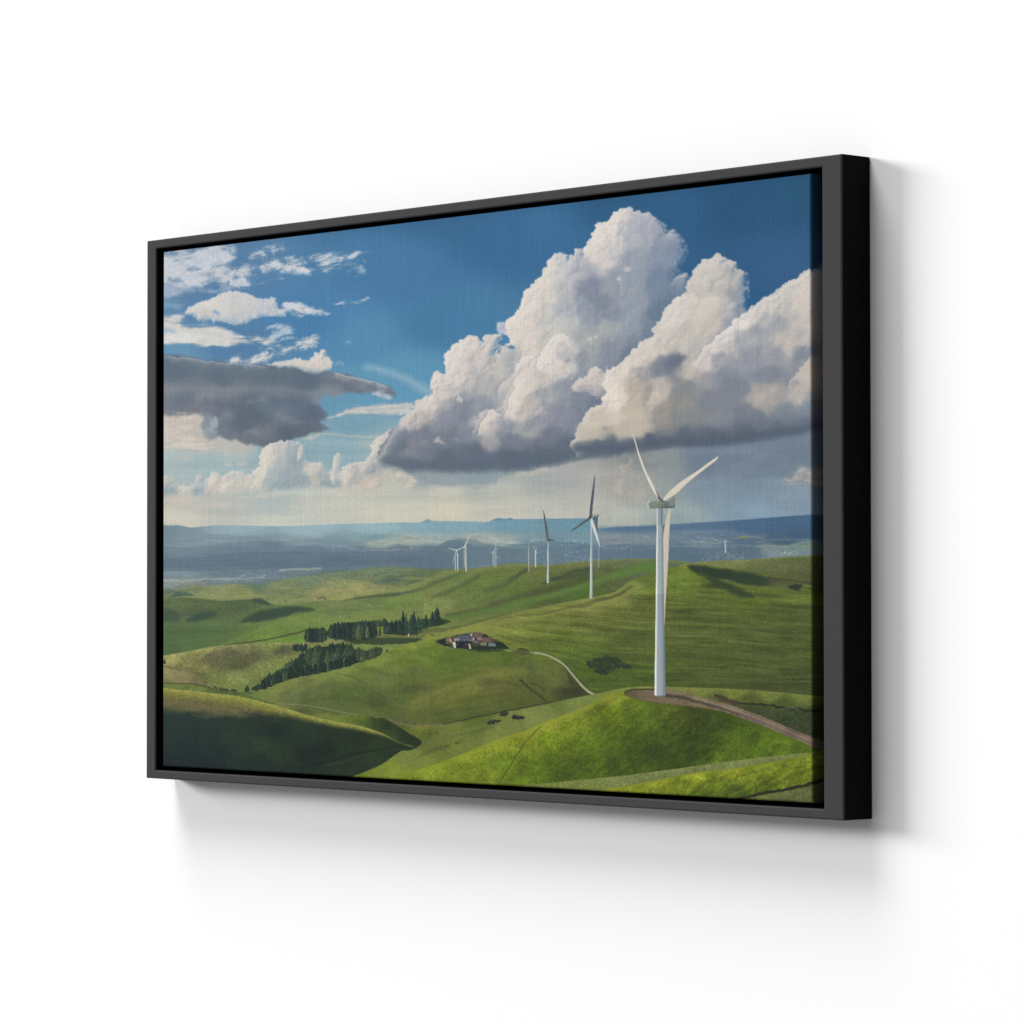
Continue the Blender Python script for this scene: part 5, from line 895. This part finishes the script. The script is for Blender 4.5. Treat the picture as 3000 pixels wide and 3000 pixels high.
    # ---- turbines
    def tower(xt, yt, xb, yb, wt, wb, lit=(222,222,218), mid=(158,170,178), dk=(118,132,144), a=1.0, k=.32):
        w = g.win(min(xt, xb) - wb, yt, max(xt, xb) + wb, yb + 4)
        if w is None: return
        X, Y = g.X[w], g.Y[w]; t = np.clip((Y - yt) / (yb - yt), 0, 1)
        c = xt + (xb - xt) * t; hw = .5 * (wt + (wb - wt) * t); q = (X - c) / hw
        al = a * sstep(.7, -.7, np.abs(X - c) - hw) * (Y > yt) * sstep(yb + 1.2, yb - .6, Y - 2 * np.sqrt(np.clip(1 - q * q, 0, 1)))
        C = np.array(mid) + (np.array(lit, float) - mid) * sstep(-.45, -.85, q)[..., None]
        C = C + (np.array(dk, float) - C) * (sstep(0, 1, q) * .9)[..., None] + (np.array([16, 14, 12]) * t[..., None])
        g.mix(w, np.clip(C, 0, 235).astype(np.float32), al)
    def blade(pts, col, a=1.0, soft=1.4): g.poly(pts, col, a, soft, sm=4)
    def thin(x0, y0, x1, y1, wd, col, a=1.0, wd2=None): g.line(P(x0, y0, x1, y1), tuple(min(235, c + 14) for c in col) if col[0] > 150 else col, wd * 1.12, min(1, a * 1.05), .9, sm=0, wd2=wd2 and wd2 * 1.1)
    # far ones
    f = (186,192,188)
    for q in [(1314,1606,1338,1612,1.2,2.4),(1338,1612,1360,1602,2.4,1.6),(1338,1613,1329,1640,2.2,1.2),(1360,1603,1368,1588,3.6,2.6),(1368,1588,1375,1570,2.4,1)]: thin(q[0], q[1], q[2], q[3], q[4], f, .9, q[5])
    thin(1334,1634,1334,1671,2.2,(176,190,198),.8); thin(1340.5,1622,1341,1671,2.4,(196,200,198),.85); thin(1360,1606,1361,1660,2.6,(176,176,164),.75); tower(1365,1600,1365.5,1672,3.2,4,(226,224,214),(186,192,192),(140,150,156),.95); thin(1330,1640,1326,1650,1.4,f,.6)
    for q in [(1451,1590,1452,1606,1.4),(1452,1592,1459,1584,1.2),(1443,1616,1445,1658,1.8),(1447,1610,1449,1662,1.8),(1452,1606,1453,1661,2.0),(1452,1610,1460,1608,1.2),(1448,1612,1441,1622,1.2),(1453,1632,1462,1637,1.4)]: thin(*q[:5], (172,182,182), .7)
    tower(1550,1588,1549,1674,3,3.8,(206,204,194),(150,150,148),(110,112,114),.95); thin(1523,1587,1549,1586,1.6,(120,124,124),.75,2.6); g.line(P(1551,1585, 1560,1570, 1574,1554), (136,152,160), 2.4, .6, 1, wd2=1); g.blob(1550,1586,3,2.4,(110,116,118),.9,hard=.6)
    thin(1565,1601,1568,1616,1.6,(170,184,192),.7); thin(1569,1614,1569,1661,2.6,(190,200,206),.85); thin(1572,1603,1572,1622,1.4,(170,184,192),.6)
    thin(2124.5,1582,2125.5,1618,2.6,(172,186,204),.85); thin(1754,1606,1754,1662,2.4,(150,156,166),.8)
    # third
    tower(1606.5,1585,1605,1706,3.6,6,(226,226,222),(164,172,178),(128,138,146),1); blade(P(1591.5,1496, 1594,1501, 1603,1540, 1606.5,1566, 1607,1584, 1603,1582, 1599,1562, 1594,1525), (88,94,102)); blade(P(1605,1580, 1611,1579, 1625,1584, 1611,1586, 1605,1586), (82,88,94)); g.blob(1606,1583,3.4,4,(84,88,94),1,hard=.7)
    # second, with its shaded tower behind
    g.poly(P(1736,1514, 1751,1512, 1750,1540, 1748,1556, 1744,1548, 1738,1526), (76,108,132), .95, 1.4, sm=0); thin(1750.5,1509,1749.5,1560,1.8,(74,84,96),.9)
    for x in (1735, 1743, 1751): thin(x,1507,x,1513,2,(64,72,82),.85)
    thin(1750,1512,1759,1510,1.4,(90,98,110),.7)
    tower(1733,1520,1732,1752,4.6,8,(224,224,220),(160,170,178),(130,140,156),1)
    blade(P(1743,1390, 1743.5,1400, 1741,1440, 1737,1480, 1734,1508, 1728,1510, 1728,1490, 1733,1450, 1739,1410), (92,98,112)); blade(P(1673,1558, 1678,1551, 1700,1534, 1722,1518, 1730,1514, 1731,1520, 1712,1533, 1690,1548), (84,90,100))
    blade(P(1731,1520, 1736,1522, 1743,1542, 1750,1566, 1757,1596, 1757,1602, 1748,1580, 1739,1556, 1733,1536), (214,212,206)); g.blob(1729.5,1514,4.6,5.4,(72,72,82),1,hard=.7)
    # big one
    blade(P(1961,1486, 1965,1488, 1963,1530, 1960.5,1580, 1958,1640, 1954,1700, 1950,1770, 1946.5,1833, 1943.5,1832, 1942.5,1760, 1941,1700, 1940.5,1640, 1942,1585, 1947,1545, 1953,1515), (212,203,188), 1); g.line(P(1962,1495, 1960,1560, 1957,1640, 1952,1720, 1947,1800), (158,150,140), 1.4, .6, 1)
    g.line(P(1955,1560, 1951,1640, 1948,1720), (184,176,162), 1.2, .6, 1)
    tower(1933,1486,1933.5,2036,17,32,(224,224,221),(148,160,168),(112,126,136))
    for y in (1720, 1905): g.line(P(1925,y, 1942,y+1), (150,160,166), .8, .35, .8)
    g.poly(P(1896.5,1478, 1899,1471, 1906,1468, 1932,1467, 1953,1469, 1966,1462, 1976,1455, 1978,1475, 1976,1486, 1966,1488, 1945,1489, 1906,1490, 1899,1486), [(1905,1476,158,162,156),(1925,1471,176,180,174),(1930,1479,136,140,132),(1945,1477,132,136,130),(1965,1466,164,168,164),(1972,1476,126,130,128),(1940,1486,92,94,90),(1972,1484,86,90,88),(1910,1487,112,116,108)], 1, 1.4, sm=3)
    g.line(P(1905,1468.5, 1899,1472, 1898,1480, 1902,1487), (212,216,206), 3, .9, 1.2); g.blob(1969,1472,9,15,(146,150,148),.75,0,hard=.6); g.line(P(1944,1487, 1960,1488, 1976,1485), (74,78,76), 2.4, .7, 1.4); g.blob(1952,1478,8,7,(98,96,94),.5)
    blade(P(1854,1269, 1856.5,1275, 1864,1299, 1872,1326, 1880,1348, 1893,1381, 1908,1410, 1920,1434, 1932,1455, 1949,1473, 1944,1473, 1932,1462, 1922,1452, 1910,1432, 1896,1403, 1883,1372, 1870,1333, 1860,1296, 1854,1275), (228,222,211)); blade(P(1919,1433, 1930,1452, 1940,1463, 1950,1473, 1943,1472, 1930,1463, 1926,1452), (92,96,104), .9)
    blade(P(2104.5,1338, 2097,1341, 2075,1356, 2048,1376, 2007,1403, 1990,1415, 1975,1427, 1957,1444, 1943,1463, 1942,1467, 1950,1464, 1966,1456, 1980,1447, 1992,1437, 2004,1424, 2028,1403, 2070,1370, 2096,1350), (224,217,202)); g.line(P(1966,1457, 1982,1447, 2000,1429, 2028,1404, 2070,1371), (150,144,126), 1.6, .7, 1)
    g.line(P(1930,1455, 1945,1470, 1952,1473), (80,80,84), 2, .7, 1)

# ------------------------------------------------------------------ the canvas, wrapped round its stretcher
CAN = (-0.8280, 0.8055, -0.4772, 0.4768); CY = 0.005; RAD = 0.0035; SIDE = 0.040
NX, NZ = 1300, 1080
# the motif is drawn on an oblique sketch sheet; this 3x3 matrix lays it flat onto the cloth
ART = np.array([[988.42651, 4.3598729, 1344.70302], [-218.399523, -1735.93627, 1461.83342], [-0.123806857, 0.00409814416, 1.0]])

def profile(n, lo, hi):
    """positions along a strip of cloth that runs up one side, over the face and down the other side"""
    side = np.array([SIDE, SIDE * .66, SIDE * .36, SIDE * .16, 0.0])
    arc = np.linspace(0, 1, 7)[1:-1] * math.pi / 2
    face = np.linspace(lo + RAD, hi - RAD, n)
    p = [lo + 0 * side, lo + RAD - RAD * np.cos(arc), face, hi - RAD + RAD * np.sin(arc), hi + 0 * side]
    d = [RAD + side, RAD - RAD * np.sin(arc), 0 * face, RAD - RAD * np.cos(arc), RAD + side[::-1]]
    a = [lo + RAD - RAD * math.pi / 2 - side, lo + RAD - RAD * (math.pi / 2 - arc), face, hi - RAD + RAD * arc, hi - RAD + RAD * math.pi / 2 + side[::-1]]
    return np.concatenate(p), np.concatenate(d), np.concatenate(a)

px, dx, ax_ = profile(NX, CAN[0], CAN[1]); pz, dz, az_ = profile(NZ, CAN[2], CAN[3])
PX, PZ = np.meshgrid(px, pz[::-1]); DX, DZ = np.meshgrid(dx, dz[::-1]); AX, AZ = np.meshgrid(ax_, az_[::-1])
q = ART @ np.stack([AX.ravel(), AZ.ravel(), np.ones(AX.size)])
Xs = (q[0] / q[2]).reshape(AX.shape); Ys = (q[1] / q[2]).reshape(AX.shape)
g = Painter(Xs, Ys)
paint_sky(g); paint_clouds(g); paint_big(g); paint_land(g)
art = g.img
lum = art @ np.array([0.3, 0.59, 0.11], np.float32)
land = (Ys > np.interp(Xs, [440, 1745, 1752, 1920, 2100, 2200, 2300, 2460], [1540, 1520, 1546, 1539, 1528, 1521, 1513, 1503])).astype(np.float32)
veg = np.clip((art[..., 1] - art[..., 2] - 8) / 30, 0, 1) * np.clip((art[..., 1] - art[..., 0] + 10) / 12, 0, 1) * (Ys > 1640)
far_ = land * (Ys < 1740) * (art[..., 2] > art[..., 1] - 4)
blue = np.clip((art[..., 2] - art[..., 0] - 20) / 50, 0, 1) * (1 - land)
grey = (1 - land) * np.clip(1 - np.abs(art[..., 2] - art[..., 0]) / 40, 0, 1) * np.clip((215 - lum) / 60, 0, 1)
sat = 1.0 - 0.06 * veg - 0.20 * far_ - 0.13 * blue
art = lum[..., None] + (art - lum[..., None]) * sat[..., None]
art = art + veg[..., None] * np.array([6.0, 0.5, 2.0]) + far_[..., None] * np.array([12.0, 14.0, 10.0]) + blue[..., None] * np.array([-1.0, 0.0, -1.0]) + grey[..., None] * np.array([-4.0, 1.0, -1.0])
art = 255.0 * (np.clip(art, 1, 255) / 255.0) ** 1.14 * (1 - 0.025 * (1 - land) * np.clip((lum - 190) / 30, 0, 1))[..., None]

art = np.clip(art, 2, 244) / 255.0
lin = np.where(art <= 0.04045, art / 12.92, ((art + 0.055) / 1.055) ** 2.4) / 1.23
H_, W_ = AX.shape
co = np.stack([PX, CY + np.maximum(DX, DZ), PZ + 0.5], -1).reshape(-1, 3).astype(np.float32)
me = bpy.data.meshes.new("canvas_print")
ii = np.arange(H_ * W_).reshape(H_, W_)
quads = np.stack([ii[:-1, :-1], ii[1:, :-1], ii[1:, 1:], ii[:-1, 1:]], -1).reshape(-1, 4).astype(np.int32)
nf = len(quads)
me.vertices.add(len(co)); me.vertices.foreach_set("co", co.ravel())
me.loops.add(nf * 4); me.loops.foreach_set("vertex_index", quads.ravel())
me.polygons.add(nf); me.polygons.foreach_set("loop_start", np.arange(0, nf * 4, 4, dtype=np.int32))
me.update(calc_edges=True)
me.polygons.foreach_set("use_smooth", np.ones(nf, bool))
ca = me.color_attributes.new("ink", 'FLOAT_COLOR', 'POINT')
rgba = np.ones((len(co), 4), np.float32); rgba[:, :3] = lin.reshape(-1, 3)
ca.data.foreach_set("color", rgba.ravel())
m = bpy.data.materials.new("printed_canvas"); m.use_nodes = True
nt = m.node_tree; bs = nt.nodes["Principled BSDF"]; bs.inputs["Roughness"].default_value = 0.85; bs.inputs["Specular IOR Level"].default_value = 0.1
N = nt.nodes.new; Lk = nt.links.new
at = N("ShaderNodeAttribute"); at.attribute_name = "ink"; tc = N("ShaderNodeTexCoord")
def noise(stretch, detail=3, rot=0.0):
    mp = N("ShaderNodeMapping"); mp.inputs["Scale"].default_value = stretch; mp.inputs["Rotation"].default_value = (0, rot, 0)
    n = N("ShaderNodeTexNoise"); n.inputs["Scale"].default_value = 1.0; n.inputs["Detail"].default_value = detail
    Lk(tc.outputs["Object"], mp.inputs[0]); Lk(mp.outputs[0], n.inputs["Vector"]); return n.outputs["Fac"]
def math_(op, a, b):
    k = N("ShaderNodeMath"); k.operation = op
    for i, v in enumerate((a, b)):
        if isinstance(v, (int, float)): k.inputs[i].default_value = v
        else: Lk(v, k.inputs[i])
    return k.outputs[0]
warp = noise((330, 330, 8.0), 4)         # uneven upright threads
slub = noise((9.0, 9.0, 420), 3)         # faint cross threads
grain = noise((560, 560, 430), 3, 0.5)   # weave grain
s = math_('ADD', math_('MULTIPLY', math_('SUBTRACT', warp, 0.5), 0.24), math_('MULTIPLY', math_('SUBTRACT', slub, 0.5), 0.08))
s = math_('ADD', s, math_('MULTIPLY', math_('SUBTRACT', grain, 0.5), 0.62))
fac = math_('ADD', s, 1.0)
mul = N("ShaderNodeVectorMath"); mul.operation = 'SCALE'; Lk(at.outputs["Color"], mul.inputs[0]); Lk(fac, mul.inputs["Scale"]); Lk(mul.outputs[0], bs.inputs["Base Color"])
bp = N("ShaderNodeBump"); bp.inputs["Strength"].default_value = 0.25; bp.inputs["Distance"].default_value = 0.0005
Lk(math_('ADD', grain, warp), bp.inputs["Height"]); Lk(bp.outputs[0], bs.inputs["Normal"])
link("canvas_print", me, picture, [m])
